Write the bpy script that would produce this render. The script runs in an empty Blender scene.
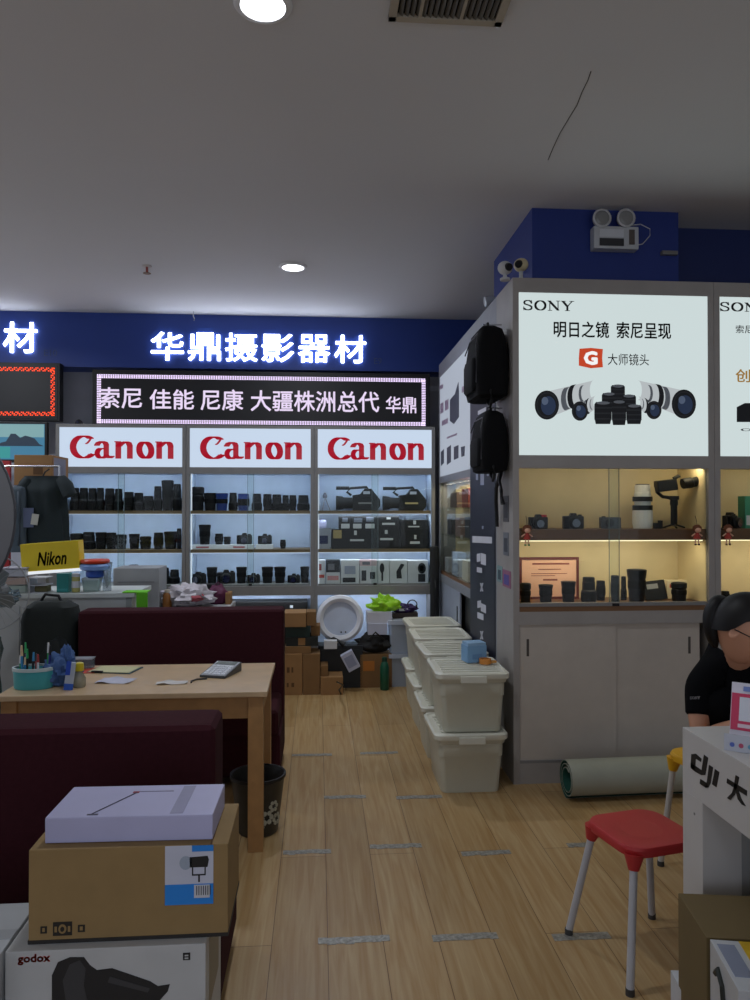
import bpy, bmesh, math, random
from mathutils import Vector, Matrix, noise
random.seed(7)
S = bpy.context.scene
COL = S.collection
PI = math.pi
R = math.radians
# ------------------------------------------------------------ camera model
YAW = R(4.35); PIT = math.atan(9/750); CH = 1.6
def ray(px, py):
    u = (px-375)/750; v = -(py-500)/750
    cy, sy, cp, sp = math.cos(YAW), math.sin(YAW), math.cos(PIT), math.sin(PIT)
    f = (sy*cp, cy*cp, sp); r = (cy, -sy, 0); up = (-sy*sp, -cy*sp, cp)
    return tuple(f[i]+u*r[i]+v*up[i] for i in range(3))
def AY(px, py, Y):
    d = ray(px, py); t = Y/d[1]; return Vector((d[0]*t, Y, CH+d[2]*t))
def AZ(px, py, Z=0.0):
    d = ray(px, py); t = (Z-CH)/d[2]; return Vector((d[0]*t, d[1]*t, Z))
def AX(px, py, X):
    d = ray(px, py); t = X/d[0]; return Vector((X, d[1]*t, CH+d[2]*t))
cam = bpy.data.cameras.new('camera'); camo = bpy.data.objects.new('camera', cam); COL.objects.link(camo)
camo.location = (0, 0, CH); camo.rotation_euler = (PI/2+PIT, 0, -YAW)
cam.sensor_fit = 'VERTICAL'; cam.sensor_height = 36; cam.lens = 27; cam.clip_start = .05
S.camera = camo
S.view_settings.view_transform = 'Standard'; S.view_settings.look = 'None'
S.view_settings.gamma = 1; S.view_settings.exposure = 0; S.view_settings.use_curve_mapping = False
# ------------------------------------------------------------ materials
def lin(c):
    return tuple(((x/255)/12.92 if x/255 <= .04045 else ((x/255+.055)/1.055)**2.4) for x in c)+(1,)
_M = {}
def mat(col, rough=.6, metal=0, var=.06, scale=8, spec=.5, emit=0, trans=0, bump=0, coat=0, sss=0):
    key = (col, rough, metal, var, scale, spec, emit, trans, bump, coat)
    if key in _M: return _M[key]
    m = bpy.data.materials.new('m%d' % len(_M)); m.use_nodes = True
    nt = m.node_tree; b = nt.nodes['Principled BSDF']; L = nt.links
    c = lin(col)
    if var > 0 and not emit:
        tc = nt.nodes.new('ShaderNodeTexCoord'); nz = nt.nodes.new('ShaderNodeTexNoise')
        nz.inputs['Scale'].default_value = scale; nz.inputs['Detail'].default_value = 3
        L.new(tc.outputs['Object'], nz.inputs['Vector'])
        mx = nt.nodes.new('ShaderNodeMix'); mx.data_type = 'RGBA'
        mx.inputs['A'].default_value = tuple(max(0, v*(1-var*2)) for v in c[:3])+(1,)
        mx.inputs['B'].default_value = tuple(min(1, v*(1+var*2)) for v in c[:3])+(1,)
        L.new(nz.outputs['Fac'], mx.inputs['Factor']); L.new(mx.outputs['Result'], b.inputs['Base Color'])
        if bump:
            bp = nt.nodes.new('ShaderNodeBump'); bp.inputs['Strength'].default_value = bump
            bp.inputs['Distance'].default_value = .01
            L.new(nz.outputs['Fac'], bp.inputs['Height']); L.new(bp.outputs['Normal'], b.inputs['Normal'])
    else: b.inputs['Base Color'].default_value = c
    b.inputs['Roughness'].default_value = rough; b.inputs['Metallic'].default_value = metal
    b.inputs['Specular IOR Level'].default_value = spec
    b.inputs['Coat Weight'].default_value = coat
    if emit:
        b.inputs['Emission Color'].default_value = c; b.inputs['Emission Strength'].default_value = emit
        b.inputs['Base Color'].default_value = (.02, .02, .02, 1)
    if trans:
        out = nt.nodes['Material Output']; tr = nt.nodes.new('ShaderNodeBsdfTransparent')
        tr.inputs['Color'].default_value = tuple(.5+.5*v for v in c[:3])+(1,)
        ms = nt.nodes.new('ShaderNodeMixShader'); ms.inputs[0].default_value = 1-trans
        L.new(tr.outputs[0], ms.inputs[1]); L.new(b.outputs[0], ms.inputs[2]); L.new(ms.outputs[0], out.inputs['Surface'])
    _M[key] = m; return m
def glass():
    if 'glass' in _M: return _M['glass']
    m = bpy.data.materials.new('pane_glass'); m.use_nodes = True; nt = m.node_tree; nt.nodes.clear(); L = nt.links
    o = nt.nodes.new('ShaderNodeOutputMaterial'); t = nt.nodes.new('ShaderNodeBsdfTransparent'); g = nt.nodes.new('ShaderNodeBsdfGlossy')
    t.inputs[0].default_value = (.93, .96, .95, 1); g.inputs['Roughness'].default_value = .02
    f = nt.nodes.new('ShaderNodeFresnel'); ge = nt.nodes.new('ShaderNodeNewGeometry'); mi = nt.nodes.new('ShaderNodeMapRange'); mi.inputs[3].default_value = 1.24; mi.inputs[4].default_value = 1/1.24; L.new(ge.outputs['Backfacing'], mi.inputs[0]); L.new(mi.outputs[0], f.inputs[0])
    mx = nt.nodes.new('ShaderNodeMixShader'); L.new(f.outputs[0], mx.inputs[0]); L.new(t.outputs[0], mx.inputs[1]); L.new(g.outputs[0], mx.inputs[2]); L.new(mx.outputs[0], o.inputs[0])
    _M['glass'] = m; return m
def floor_mat():
    m = bpy.data.materials.new('wood_planks'); m.use_nodes = True; nt = m.node_tree; b = nt.nodes['Principled BSDF']; L = nt.links
    tc = nt.nodes.new('ShaderNodeTexCoord'); mp = nt.nodes.new('ShaderNodeMapping')
    mp.inputs['Rotation'].default_value = (0, 0, PI/2); mp.inputs['Location'].default_value = (.705, -.0375, 0)
    L.new(tc.outputs['Object'], mp.inputs['Vector'])
    br = nt.nodes.new('ShaderNodeTexBrick'); br.offset = .5
    br.inputs['Scale'].default_value = 1; br.inputs['Brick Width'].default_value = 1.39; br.inputs['Row Height'].default_value = .205
    br.inputs['Mortar Size'].default_value = .0016; br.inputs['Mortar Smooth'].default_value = .1; br.inputs['Bias'].default_value = 0
    br.inputs['Color1'].default_value = lin((174, 147, 104)); br.inputs['Color2'].default_value = lin((188, 161, 118)); br.inputs['Mortar'].default_value = lin((112, 86, 54))
    L.new(mp.outputs[0], br.inputs['Vector'])
    m2 = nt.nodes.new('ShaderNodeMapping'); m2.inputs['Scale'].default_value = (26, 1.3, 1); L.new(tc.outputs['Object'], m2.inputs['Vector'])
    nz = nt.nodes.new('ShaderNodeTexNoise'); nz.inputs['Scale'].default_value = 1.6; nz.inputs['Detail'].default_value = 6; nz.inputs['Distortion'].default_value = .9
    L.new(m2.outputs[0], nz.inputs['Vector'])
    rp = nt.nodes.new('ShaderNodeValToRGB'); rp.color_ramp.elements[0].position = .3; rp.color_ramp.elements[0].color = lin((226, 206, 176)); rp.color_ramp.elements[1].position = .7; rp.color_ramp.elements[1].color = (1, 1, 1, 1)
    L.new(nz.outputs['Fac'], rp.inputs[0])
    mx = nt.nodes.new('ShaderNodeMix'); mx.data_type = 'RGBA'; mx.blend_type = 'MULTIPLY'; mx.inputs['Factor'].default_value = 1
    L.new(br.outputs['Color'], mx.inputs['A']); L.new(rp.outputs[0], mx.inputs['B']); L.new(mx.outputs['Result'], b.inputs['Base Color'])
    b.inputs['Roughness'].default_value = .38; b.inputs['Specular IOR Level'].default_value = .45
    return m
# common materials
GREY = mat((150, 150, 152), .5); FRAME = mat((128, 126, 124), .45); BLACK = mat((14, 14, 15), .5); BLACKR = mat((22, 22, 23), .75)
LENSM = mat((15, 16, 18), .5, var=.02, spec=.25); RUB = mat((9, 9, 10), .8, var=.02, spec=.2); LGL = mat((30, 34, 60), .08, coat=1)
SHELF = mat((120, 98, 68), .5); BEIGE = mat((205, 188, 148), .7); CWHITE = mat((190, 205, 228), .6); CARD = mat((150, 112, 70), .8, var=.08)
CARD2 = mat((128, 94, 56), .8, var=.08); WHITE = mat((205, 205, 208), .5); WOOD = mat((176, 132, 82), .5, var=.14, scale=14)
CREAM = mat((206, 200, 172), .4, var=.03); MAROON = mat((60, 26, 32), .95, var=.12, scale=60, spec=.15); NAVY = mat((30, 60, 140), .5, var=.03)
CHROME = mat((190, 190, 192), .25, metal=1)
# ------------------------------------------------------------ mesh builder
def hull2(pts):
    pts = sorted(set((round(a, 6), round(b, 6)) for a, b in pts))
    if len(pts) < 3: return pts
    def half(ps):
        h = []
        for p in ps:
            while len(h) > 1 and (h[-1][0]-h[-2][0])*(p[1]-h[-2][1])-(h[-1][1]-h[-2][1])*(p[0]-h[-2][0]) <= 0: h.pop()
            h.append(p)
        return h
    a = half(pts); b = half(pts[::-1]); return a[:-1]+b[:-1]
def rrect(w, d, r, n=4):
    r = min(r, w/2-1e-4, d/2-1e-4); out = []
    for cx, cy, a0 in ((w/2-r, d/2-r, 0), (-w/2+r, d/2-r, 90), (-w/2+r, -d/2+r, 180), (w/2-r, -d/2+r, 270)):
        for i in range(n+1):
            a = R(a0+90*i/n); out.append((cx+r*math.cos(a), cy+r*math.sin(a)))
    return out
class MB:
    def __init__(s): s.v = []; s.f = []
    def add(s, vs, fs):
        o = len(s.v); s.v += [tuple(v) for v in vs]; s.f += [tuple(i+o for i in f) for f in fs]; return s
    def box(s, x0, x1, y0, y1, z0, z1, M=None):
        vs = [Vector((x, y, z)) for z in (z0, z1) for y in (y0, y1) for x in (x0, x1)]
        if M: vs = [M @ v for v in vs]
        return s.add(vs, [(0, 2, 3, 1), (4, 5, 7, 6), (0, 1, 5, 4), (2, 6, 7, 3), (0, 4, 6, 2), (1, 3, 7, 5)])
    def loft(s, rings, cap=True):
        n = len(rings[0]); vs = [p for r in rings for p in r]; fs = []
        for k in range(len(rings)-1):
            for i in range(n):
                j = (i+1) % n; fs.append((k*n+i, k*n+j, (k+1)*n+j, (k+1)*n+i))
        if cap: fs.append(tuple(range(n))[::-1]); fs.append(tuple((len(rings)-1)*n+i for i in range(n)))
        return s.add(vs, fs)
    def lathe(s, prof, n=20, M=None, cap=True):
        rings = []
        for r, z in prof:
            ring = [Vector((r*math.cos(2*PI*i/n), r*math.sin(2*PI*i/n), z)) for i in range(n)]
            if M: ring = [M @ p for p in ring]
            rings.append(ring)
        return s.loft(rings, cap)
    def cyl(s, p, q, r0, r1=None, n=14):
        p, q = Vector(p), Vector(q); r1 = r0 if r1 is None else r1
        M = Matrix.Translation(p) @ (q-p).to_track_quat('Z', 'Y').to_matrix().to_4x4()
        return s.lathe([(r0, 0), (r1, (q-p).length)], n, M)
    def tube(s, pts, r, n=8, closed=False):
        pts = [Vector(p) for p in pts]; rings = []; N = len(pts)
        for i, p in enumerate(pts):
            a = pts[(i-1) % N] if (closed or i) else p; b = pts[(i+1) % N] if (closed or i < N-1) else p
            q = (b-a).to_track_quat('Z', 'Y').to_matrix(); rr = r[i] if isinstance(r, (list, tuple)) else r
            rings.append([p+q @ Vector((rr*math.cos(2*PI*k/n), rr*math.sin(2*PI*k/n), 0)) for k in range(n)])
        if closed: rings.append(rings[0]); return s.loft(rings, False)
        return s.loft(rings)
    def prism(s, poly, M, t):      # poly in XY, extruded 0..t along Z, then M
        n = len(poly); vs = [M @ Vector((x, y, 0)) for x, y in poly]+[M @ Vector((x, y, t)) for x, y in poly]
        return s.add(vs, [tuple(range(n))[::-1], tuple(range(n, 2*n))]+[(i, (i+1) % n, n+(i+1) % n, n+i) for i in range(n)])
    def rbox(s, w, d, h, r, z0=0, taper=1.0, n=4, M=None, top=.0):   # rounded column box with softened top
        secs = [(1, 0)] if not top else [(1, 0)]
        rings = []
        for sc, z in [(taper, z0), (1, z0+h-top)]+([(1-.3*top/w, z0+h-.3*top), (1-1.2*top/w, z0+h)] if top else []):
            ring = [Vector((x*sc, y*sc, z)) for x, y in rrect(w, d, r, n)]
            if M: ring = [M @ p for p in ring]
            rings.append(ring)
        return s.loft(rings)
    def blob(s, c, rx, ry, rz, amp=.15, fr=6, n=14, seed=0):
        rings = []
        for i in range(1, n):
            th = PI*i/n; ring = []
            for j in range(n*2):
                ph = PI*j/n; d = Vector((math.sin(th)*math.cos(ph), math.sin(th)*math.sin(ph), -math.cos(th)))
                k = 1+amp*noise.noise(d*fr*.4+Vector((seed, 0, 0)))*2+amp*.5*noise.noise(d*fr+Vector((0, seed, 0)))
                ring.append(Vector(c)+Vector((d.x*rx*k, d.y*ry*k, d.z*rz*(k if d.z > 0 else 1))))
            rings.append(ring)
        return s.loft(rings)
    def nib(s, strokes, M, t=.002):
        for pts, w, h in strokes:
            for a, b in zip(pts, pts[1:]):
                q = [(p[0]+dx*w/2, p[1]+dy*h/2) for p in (a, b) for dx in (-1, 1) for dy in (-1, 1)]
                hp = hull2(q)
                if len(hp) > 2: s.prism(hp, M, t)
        return s
    def build(s, name, m, parent=None, loc=None, bevel=0, smooth=False, rot=None, seg=2):
        me = bpy.data.meshes.new(name); me.from_pydata(s.v, [], s.f); me.update()
        bm = bmesh.new(); bm.from_mesh(me)
        bmesh.ops.recalc_face_normals(bm, faces=bm.faces)
        if bevel: bmesh.ops.bevel(bm, geom=[e for e in bm.edges if e.calc_length() > bevel*2.2], offset=bevel, segments=seg, affect='EDGES', profile=.7)
        if smooth:
            for f in bm.faces: f.smooth = len(f.verts) <= 4
            for e in bm.edges:
                if len(e.link_faces) == 2 and e.calc_face_angle(0) > .7: e.smooth = False
        bm.to_mesh(me); bm.free(); me.materials.append(m)
        o = bpy.data.objects.new(name, me); COL.objects.link(o)
        if loc is not None: o.location = loc
        if rot is not None: o.rotation_euler = rot
        if parent: o.parent = parent
        return o
def tag(o, label=None, cat=None, group=None, kind=None):
    if label: o['label'] = label
    if cat: o['category'] = cat
    if group: o['group'] = group
    if kind: o['kind'] = kind
    return o
def thing(name, label, cat, loc=(0, 0, 0), rz=0, group=None):
    o = bpy.data.objects.new(name, None); COL.objects.link(o); o.location = loc; o.rotation_euler = (0, 0, rz); o.empty_display_size = .05
    return tag(o, label, cat, group)
def dup(root, loc, rz, label, group=None, sc=None):
    def cp(o, par):
        c = o.copy(); COL.objects.link(c); c.parent = par
        for ch in list(o.children): cp(ch, c)
        return c
    r = cp(root, None); r.location = loc; r.rotation_euler = (0, 0, rz); r['label'] = label
    if group: r['group'] = group
    if sc: r.scale = sc
    return r
def struct(name, mb, m, bevel=0): return tag(mb.build(name, m, bevel=bevel), kind='structure')
FRONT = lambda x, y, z: Matrix.Translation((x, y, z)) @ Matrix.Rotation(PI/2, 4, 'X')       # plane facing -Y
LEFTF = lambda x, y, z: Matrix.Translation((x, y, z)) @ Matrix.Rotation(-PI/2, 4, 'Z') @ Matrix.Rotation(PI/2, 4, 'X')   # plane facing -X
UPF = lambda x, y, z, a=0: Matrix.Translation((x, y, z)) @ Matrix.Rotation(a, 4, 'Z')
def lettering(name, body, m, M, w=None, h=None, parent=None, bold=0, t=.002, shear=0, space=1):
    cu = bpy.data.curves.new(name, 'FONT'); cu.body = body; cu.size = 1; cu.resolution_u = 2; cu.shear = shear; cu.space_character = space
    o = bpy.data.objects.new(name, cu); COL.objects.link(o)
    dg = bpy.context.evaluated_depsgraph_get(); me = bpy.data.meshes.new_from_object(o.evaluated_get(dg)); bpy.data.objects.remove(o)
    xs = [v.co.x for v in me.vertices]; ys = [v.co.y for v in me.vertices]
    x0, x1, y0, y1 = min(xs), max(xs), min(ys), max(ys)
    sx = w/(x1-x0) if w else None; sy = h/(y1-y0) if h else None
    sx = sx or sy; sy = sy or sx
    bm = bmesh.new(); bm.from_mesh(me)
    for v in bm.verts: v.co = ((v.co.x-x0)*sx, (v.co.y-y0)*sy, 0)
    if bold:
        base = list(bm.verts)+list(bm.edges)+list(bm.faces)
        for k in range(8):
            d = bmesh.ops.duplicate(bm, geom=base); q = [g for g in d['geom'] if isinstance(g, bmesh.types.BMVert)]
            bmesh.ops.translate(bm, verts=q, vec=(bold*sx*math.cos(k*PI/4), bold*sy*math.sin(k*PI/4), 0))
    if t:
        r = bmesh.ops.extrude_face_region(bm, geom=list(bm.faces)); 
        for g in r['geom']:
            if isinstance(g, bmesh.types.BMVert): g.co.z += t
    bmesh.ops.transform(bm, matrix=M, verts=bm.verts); bmesh.ops.recalc_face_normals(bm, faces=bm.faces)
    bm.to_mesh(me); bm.free(); me.materials.clear(); me.materials.append(m)
    ob = bpy.data.objects.new(name, me); COL.objects.link(ob)
    if parent: ob.parent = parent
    return ob
def arc(cx, cy, rx, ry, a0, a1, n=14, rot=0):
    out = []
    for i in range(n+1):
        a = R(a0+(a1-a0)*i/n); x, y = rx*math.cos(a), ry*math.sin(a)
        out.append((cx+x*math.cos(rot)-y*math.sin(rot), cy+x*math.sin(rot)+y*math.cos(rot)))
    return out
def shift(st, dx, sc=1, dy=0, scy=None):
    scy = sc if scy is None else scy
    return [([(p[0]*sc+dx, p[1]*scy+dy) for p in pts], w*sc, h*scy) for pts, w, h in st]
def canon_letters():
    W, H = .30, .06; out = []
    Cc = [(arc(.66, .62, .5, .62, 52, 318, 26), W, H), ([(1.0, 1.14), (.93, 1.0), (.84, .86), (.76, .8)], .09, .04), ([(1.0, 1.14), (.86, 1.2)], .05, .05), ([(.99, .24), (1.08, .16)], .08, .05)]
    aa = [([(.12, .72), (.2, .86), (.36, .93), (.5, .88), (.56, .75), (.56, .15), (.62, .06), (.72, .02), (.82, .1)], W*.85, H), (arc(.34, .27, .2, .27, 80, 300, 14), W*.8, H), ([(.56, .5), (.36, .53)], .05, H), ([(.36, .02), (.5, .1)], .1, H)]
    nn = [([(.12, 0), (.12, .93)], W*.9, H), ([(-.04, .93), (.12, .93)], .05, .06), ([(.14, .68), (.3, .86), (.48, .92), (.6, .86), (.66, .7), (.66, 0)], W*.9, H)]
    oo = [(arc(.4, .46, .28, .46, 0, 360, 26, .12), W*.95, H)]
    out += Cc; out += shift(aa, 1.14); out += shift(nn, 2.14); out += shift(oo, 3.12); out += shift(nn, 4.05)
    return out     # width about 4.85, height 1.24
def sony_letters():
    out = []
    s_ = [([(.68, .72), (.66, .86), (.5, .96), (.34, .97), (.16, .9), (.1, .76), (.16, .62), (.36, .54), (.56, .46), (.7, .34), (.7, .2), (.6, .08), (.4, .03), (.22, .06), (.08, .2)], .13, .075), ([(.68, .68), (.68, .98)], .05, .05), ([(.07, .02), (.07, .34)], .05, .05)]
    o_ = [(arc(.48, .5, .4, .46, 0, 360, 26), .17, .075)]
    n_ = [([(.16, .02), (.16, .96)], .07, .05), ([(.14, .94), (.82, .06)], .2, .04), ([(.82, .04), (.82, .98)], .07, .05), ([(0, .97), (.24, .97)], .05, .05), ([(.02, .03), (.32, .03)], .05, .05), ([(.68, .97), (.98, .97)], .05, .05)]
    y_ = [([(.12, .95), (.46, .46)], .2, .04), ([(.84, .95), (.48, .46)], .08, .04), ([(.47, .48), (.47, .04)], .16, .05), ([(0, .97), (.34, .97)], .05, .05), ([(.66, .97), (1, .97)], .05, .05), ([(.3, .03), (.66, .03)], .05, .05)]
    return shift(s_, 0)+shift(o_, .92)+shift(n_, 2.0)+shift(y_, 3.1)   # width 4.1
def place(strokes, M, w, h, W0, H0, name, m, parent, t=.002):
    st = [([(p[0]*w/W0, p[1]*h/H0) for p in pts], a*w/W0, b*h/H0) for pts, a, b in strokes]
    return MB().nib(st, M, t).build(name, m, parent)
def flat(name, m, parent, M, shapes, t=.0012):
    b = MB()
    for i, s in enumerate(shapes): b.prism(s, M, t+i*.00002)
    return b.build(name, m, parent)
def rect(x0, x1, y0, y1): return [(x0, y0), (x1, y0), (x1, y1), (x0, y1)]
def lamp(name, kind, loc, energy, col=(1, 1, 1), size=.2, sizey=None, rot=(0, 0, 0), spread=None, parent=None):
    l = bpy.data.lights.new(name, kind); l.energy = energy; l.color = col
    if kind == 'AREA':
        l.size = size
        if sizey: l.shape = 'RECTANGLE'; l.size_y = sizey
        else: l.shape = 'DISK'
        if spread: l.spread = spread
    else: l.shadow_soft_size = size
    o = bpy.data.objects.new(name, l); COL.objects.link(o); o.location = loc; o.rotation_euler = rot
    if parent: o.parent = parent
    return o
ORD = ['leftmost', 'second from the left', 'third from the left', 'fourth from the left', 'fifth from the left', 'sixth from the left', 'seventh from the left', 'eighth from the left', 'ninth from the left', 'tenth from the left', 'eleventh from the left', 'twelfth from the left', 'thirteenth from the left', 'fourteenth from the left', 'fifteenth from the left']
# ============================================================ THE SETTING
CZ = 3.45; TOPZ0 = 2.96
struct('floor', MB().box(-5, 5.2, -3.2, 7.6, -.08, 0), floor_mat())
ceil = struct('ceiling', MB().box(-5, 5.2, -3.2, 7.6, CZ, CZ+.1), mat((208, 208, 210), .9, var=.03, scale=.8))
struct('wall_back', MB().box(-5, 5.2, 7.5, 7.6, 0, CZ), mat((178, 180, 190), .8))
struct('trim_1', MB().box(-5, 1.9, 7.22, 7.5, 2.935, CZ), NAVY)           # blue signboard fascia
struct('wall_left', MB().box(-5.1, -5, -3.2, 3.0, 0, CZ), mat((170, 168, 165), .85))  # unseen wall, shaped to keep side light to the back of the ceiling
struct('wall_right', MB().box(5.2, 5.3, -3.2, 7.6, 0, CZ), mat((120, 120, 125), .85))
# blue column above the right-hand case, and the blue bulkhead behind it
struct('trim_2', MB().box(1.31, 2.24, 4.5, 5.5, TOPZ0, CZ), mat((28, 50, 125), .6, var=.03))
struct('trim_3', MB().box(2.24, 5.2, 4.75, 5.0, 2.5, CZ), mat((26, 42, 96), .6, var=.03))
ck = MB(); pts = [AZ(x, y, CZ-.001) for x, y in ((548, 160), (553, 148), (560, 133), (569, 118), (577, 105), (582, 92), (588, 80), (591, 71))]
for a, b_ in zip(pts, pts[1:]): ck.box(-.0018, .0018, 0, (b_-a).length, -.001, 0, Matrix.Translation(a) @ (b_-a).to_track_quat('Y', 'Z').to_matrix().to_4x4())
ck.build('crack', mat((60, 58, 54), .9), ceil)
# ------------------------------------------------------------ ceiling fittings
COOL = (.86, .92, 1.0)
def downlight(p, label, e):
    t = thing('downlight', label, 'ceiling light', (p[0], p[1], CZ), 0, 'recessed ceiling downlights')
    MB().lathe([(.083, 0), (.105, 0), (.108, -.006), (.10, -.014), (.083, -.016), (.083, 0)], 32, cap=False).build('trim_ring', mat((225, 225, 225), .5), t, smooth=True)
    MB().lathe([(.083, -.004), (.083, -.012), (.0, -.013)], 32).build('diffuser', mat((245, 248, 255), emit=5.0), t)
    lamp('downlight_bulb', 'AREA', (0, 0, -.03), e, COOL, .16, parent=t, spread=R(160))
    return t
p1 = AZ(263, 3, CZ); p2 = AZ(293, 266, CZ)
downlight(p1, 'round white downlight glowing in the ceiling at the top edge, beside the air vent', 12)
downlight(p2, 'round white downlight glowing in the ceiling above the blue shop sign', 16)
downlight((-3.2, 5.8), 'unseen round downlight added in the ceiling at far left, above the counter', 24)  # downlights from here on are unseen, added to light the room
downlight((-3.2, 2.7), 'unseen round downlight added in the ceiling at left, above the booth seats', 6)
downlight((2.9, 2.7), 'unseen round downlight added in the ceiling at right, above the white counter', 4.0)
downlight((-.2, -.4), 'unseen round downlight added in the ceiling behind the viewer', 5)
t = thing('ceiling_vent', 'dark slatted air vent with a beige frame set in the ceiling', 'air vent', (0, 0, CZ))
a = AZ(388, 17, CZ); c = AZ(500, 25, CZ); vx0, vx1, vy1, vy0 = a.x, c.x+.0, a.y, a.y-.5
fm = mat((168, 158, 140), .6)
MB().box(vx0, vx1, vy1-.03, vy1, -.018, 0).box(vx0, vx1, vy0, vy0+.03, -.018, 0).box(vx0, vx0+.03, vy0, vy1, -.018, 0).box(vx1-.03, vx1, vy0, vy1, -.018, 0).build('frame', fm, t, bevel=.002)
MB().box(vx0+.03, vx1-.03, vy0+.03, vy1-.03, -.002, 0).build('duct_shade_sheet', mat((18, 17, 15), .9), t)  # flat near-black sheet stands in for the shade inside the vent
for i in range(17):
    x = vx0+.045+i*(vx1-vx0-.09)/16
    MB().box(-.008, .008, vy0+.03, vy1-.03, -.0015, .0015, Matrix.Translation((x, 0, -.010)) @ Matrix.Rotation(R(35), 4, 'Y')).build('slat', mat((88, 84, 74), .6), t)
for k in (.18, .42): MB().box(vx0+(vx1-vx0)*k*1.5-.006, vx0+(vx1-vx0)*k*1.5+.006, vy0+.03, vy1-.03, -.017, -.003).build('divider', fm, t)
p = AZ(147, 266, CZ); t = thing('sprinkler', 'small red and brass fire sprinkler hanging from the ceiling at left', 'sprinkler', (p.x, p.y, CZ))
MB().lathe([(.035, 0), (.035, -.006), (.01, -.008)], 16).build('cover_plate', mat((200, 195, 190), .5), t, smooth=True)
MB().cyl((0, 0, -.006), (0, 0, -.05), .009).build('pipe', mat((150, 60, 50), .5), t)
MB().lathe([(.006, -.05), (.03, -.055), (.03, -.058), (0, -.058)], 14).build('deflector', mat((120, 90, 60), .4, metal=.6), t)
p = AZ(195, 318, CZ-.04); t = tag(MB().tube([(0, 0, 0), (0, 0, -.05), (.012, 0, -.07), (.005, 0, -.09)], .004, 6).build('ceiling_hook', CHROME, loc=(p.x, min(p.y, 7.1), CZ)), 'thin wire hook hanging from the ceiling above the blue sign', 'hook')
# ============================================================ BACK WALL SIGNS
LETW = mat((232, 240, 255), emit=8)
fy = 7.22
def fascia_sign(chars, px0, px1, py0, py1, label):
    A = AY(px0, py1, fy); B = AY(px1, py0, fy); n = len(chars)
    t = thing('channel_letter_sign', label, 'sign', (A.x, fy, A.z))
    W = B.x-A.x; cw = W/n; dz = 0
    for i, ch in enumerate(chars):
        w = cw*.86; h = .262 if ch != '华' else .262
        o = lettering('illuminated_character', ch, LETW, FRONT(i*cw+(cw-w)/2, -.012, 0), w, h, t, bold=.011, t=.006)
    return t
SG = fascia_sign('华鼎摄影器材', 149, 368, 331, 360, 'glowing white Chinese shop name sign in the middle of the blue fascia')
q = AY(34, 353, fy); cw = .345
t = thing('channel_letter_sign', 'glowing white Chinese characters cut off by the left edge of the blue fascia', 'sign', (0, fy, 0))
lettering('illuminated_character', '材', LETW, FRONT(AY(4, 353, fy).x, -.012, q.z), .30, .28, t, bold=.011, t=.006)
lettering('illuminated_character', '器', LETW, FRONT(AY(-36, 353, fy).x, -.012, q.z), .30, .28, t, bold=.011, t=.006)
p = AY(374, 364, fy); lettering('unit_number', 'E9', mat((60, 76, 120), .5), FRONT(p.x-SG.location.x, 0, p.z-SG.location.z), None, .06, SG, t=.004)
p = AY(44, 356, fy); lettering('unit_number', 'E10', mat((60, 76, 120), .5), FRONT(p.x, 0, p.z), None, .06, t, t=.004)
# LED boards
def led_board(px0, px1, py0, py1, label, bordercol, border_e, text, dots=0):
    Y = 7.12; A = AY(px0, py1, Y); B = AY(px1, py0, Y)
    t = thing('led_display_board', label, 'display board', (A.x, Y, A.z)); W, H = B.x-A.x, B.z-A.z
    MB().box(0, W, 0, .1, 0, H).build('housing', BLACK, t, bevel=.005)
    MB().box(.02, W-.02, -.004, 0, .02, H-.02).build('screen', mat((17, 15, 18), .5, var=.02), t)
    bm_ = mat(bordercol, emit=border_e); bb = MB(); s = .016; bw = .05; n = 0
    x = .05
    def dot(x, z): bb.box(x-.0048, x+.0048, -.0075, -.004, z-.0048, z+.0048)
    nx = int((W-.1)/s); nz = int((H-.1)/s)
    for i in range(nx+1):
        for k in range(3):
            if (i+k) % 3 != 2 or dots == 0: dot(.05+i*s, .05+k*s*.8); dot(.05+i*s, H-.05-k*s*.8)
    for j in range(nz+1):
        for k in range(3):
            if (j+k) % 3 != 2 or dots == 0: dot(.05+k*s*.8, .05+j*s); dot(W-.05-k*s*.8, .05+j*s)
    bb.build('lit_border', bm_, t)
    return t, A, W, H
t, A, W, H = led_board(92, 430, 374, 428, 'wide scrolling LED board showing white Chinese text inside a lavender dotted border', (232, 212, 250), 1.5, None)
LT = mat((228, 212, 240), emit=1.0)
for s_, a0, a1, y1, y0 in (('索尼', 99, 142, 408, 388), ('佳能', 150, 194, 409, 390), ('尼康', 201, 243, 410, 390), ('大疆株洲总代', 251, 379, 411, 392), ('华鼎', 386, 416, 413, 397)):
    P0 = AY(a0, y1, 7.12); P1 = AY(a1, y0, 7.12)
    lettering('lit_text', s_, LT, FRONT(P0.x-A.x, -.004, P0.z-A.z), P1.x-P0.x, P1.z-P0.z, t, bold=.012, t=.004)
led_board(-40, 60, 363, 420, 'LED board at the left edge with a glowing red dotted border', (255, 70, 20), 1.6, None, 1)
p = AY(79, 421, 7.05)
t = thing('security_camera', 'small dark dome camera on top of the leftmost display cabinet', 'camera', (p.x, 7.05, 2.36))
MB().lathe([(.035, 0), (.035, .02), (.028, .045), (.01, .06)], 16).build('dome', BLACK, t, smooth=True)
MB().cyl((0, -.02, .03), (0, -.045, .03), .013).build('lens', LGL, t)
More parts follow.
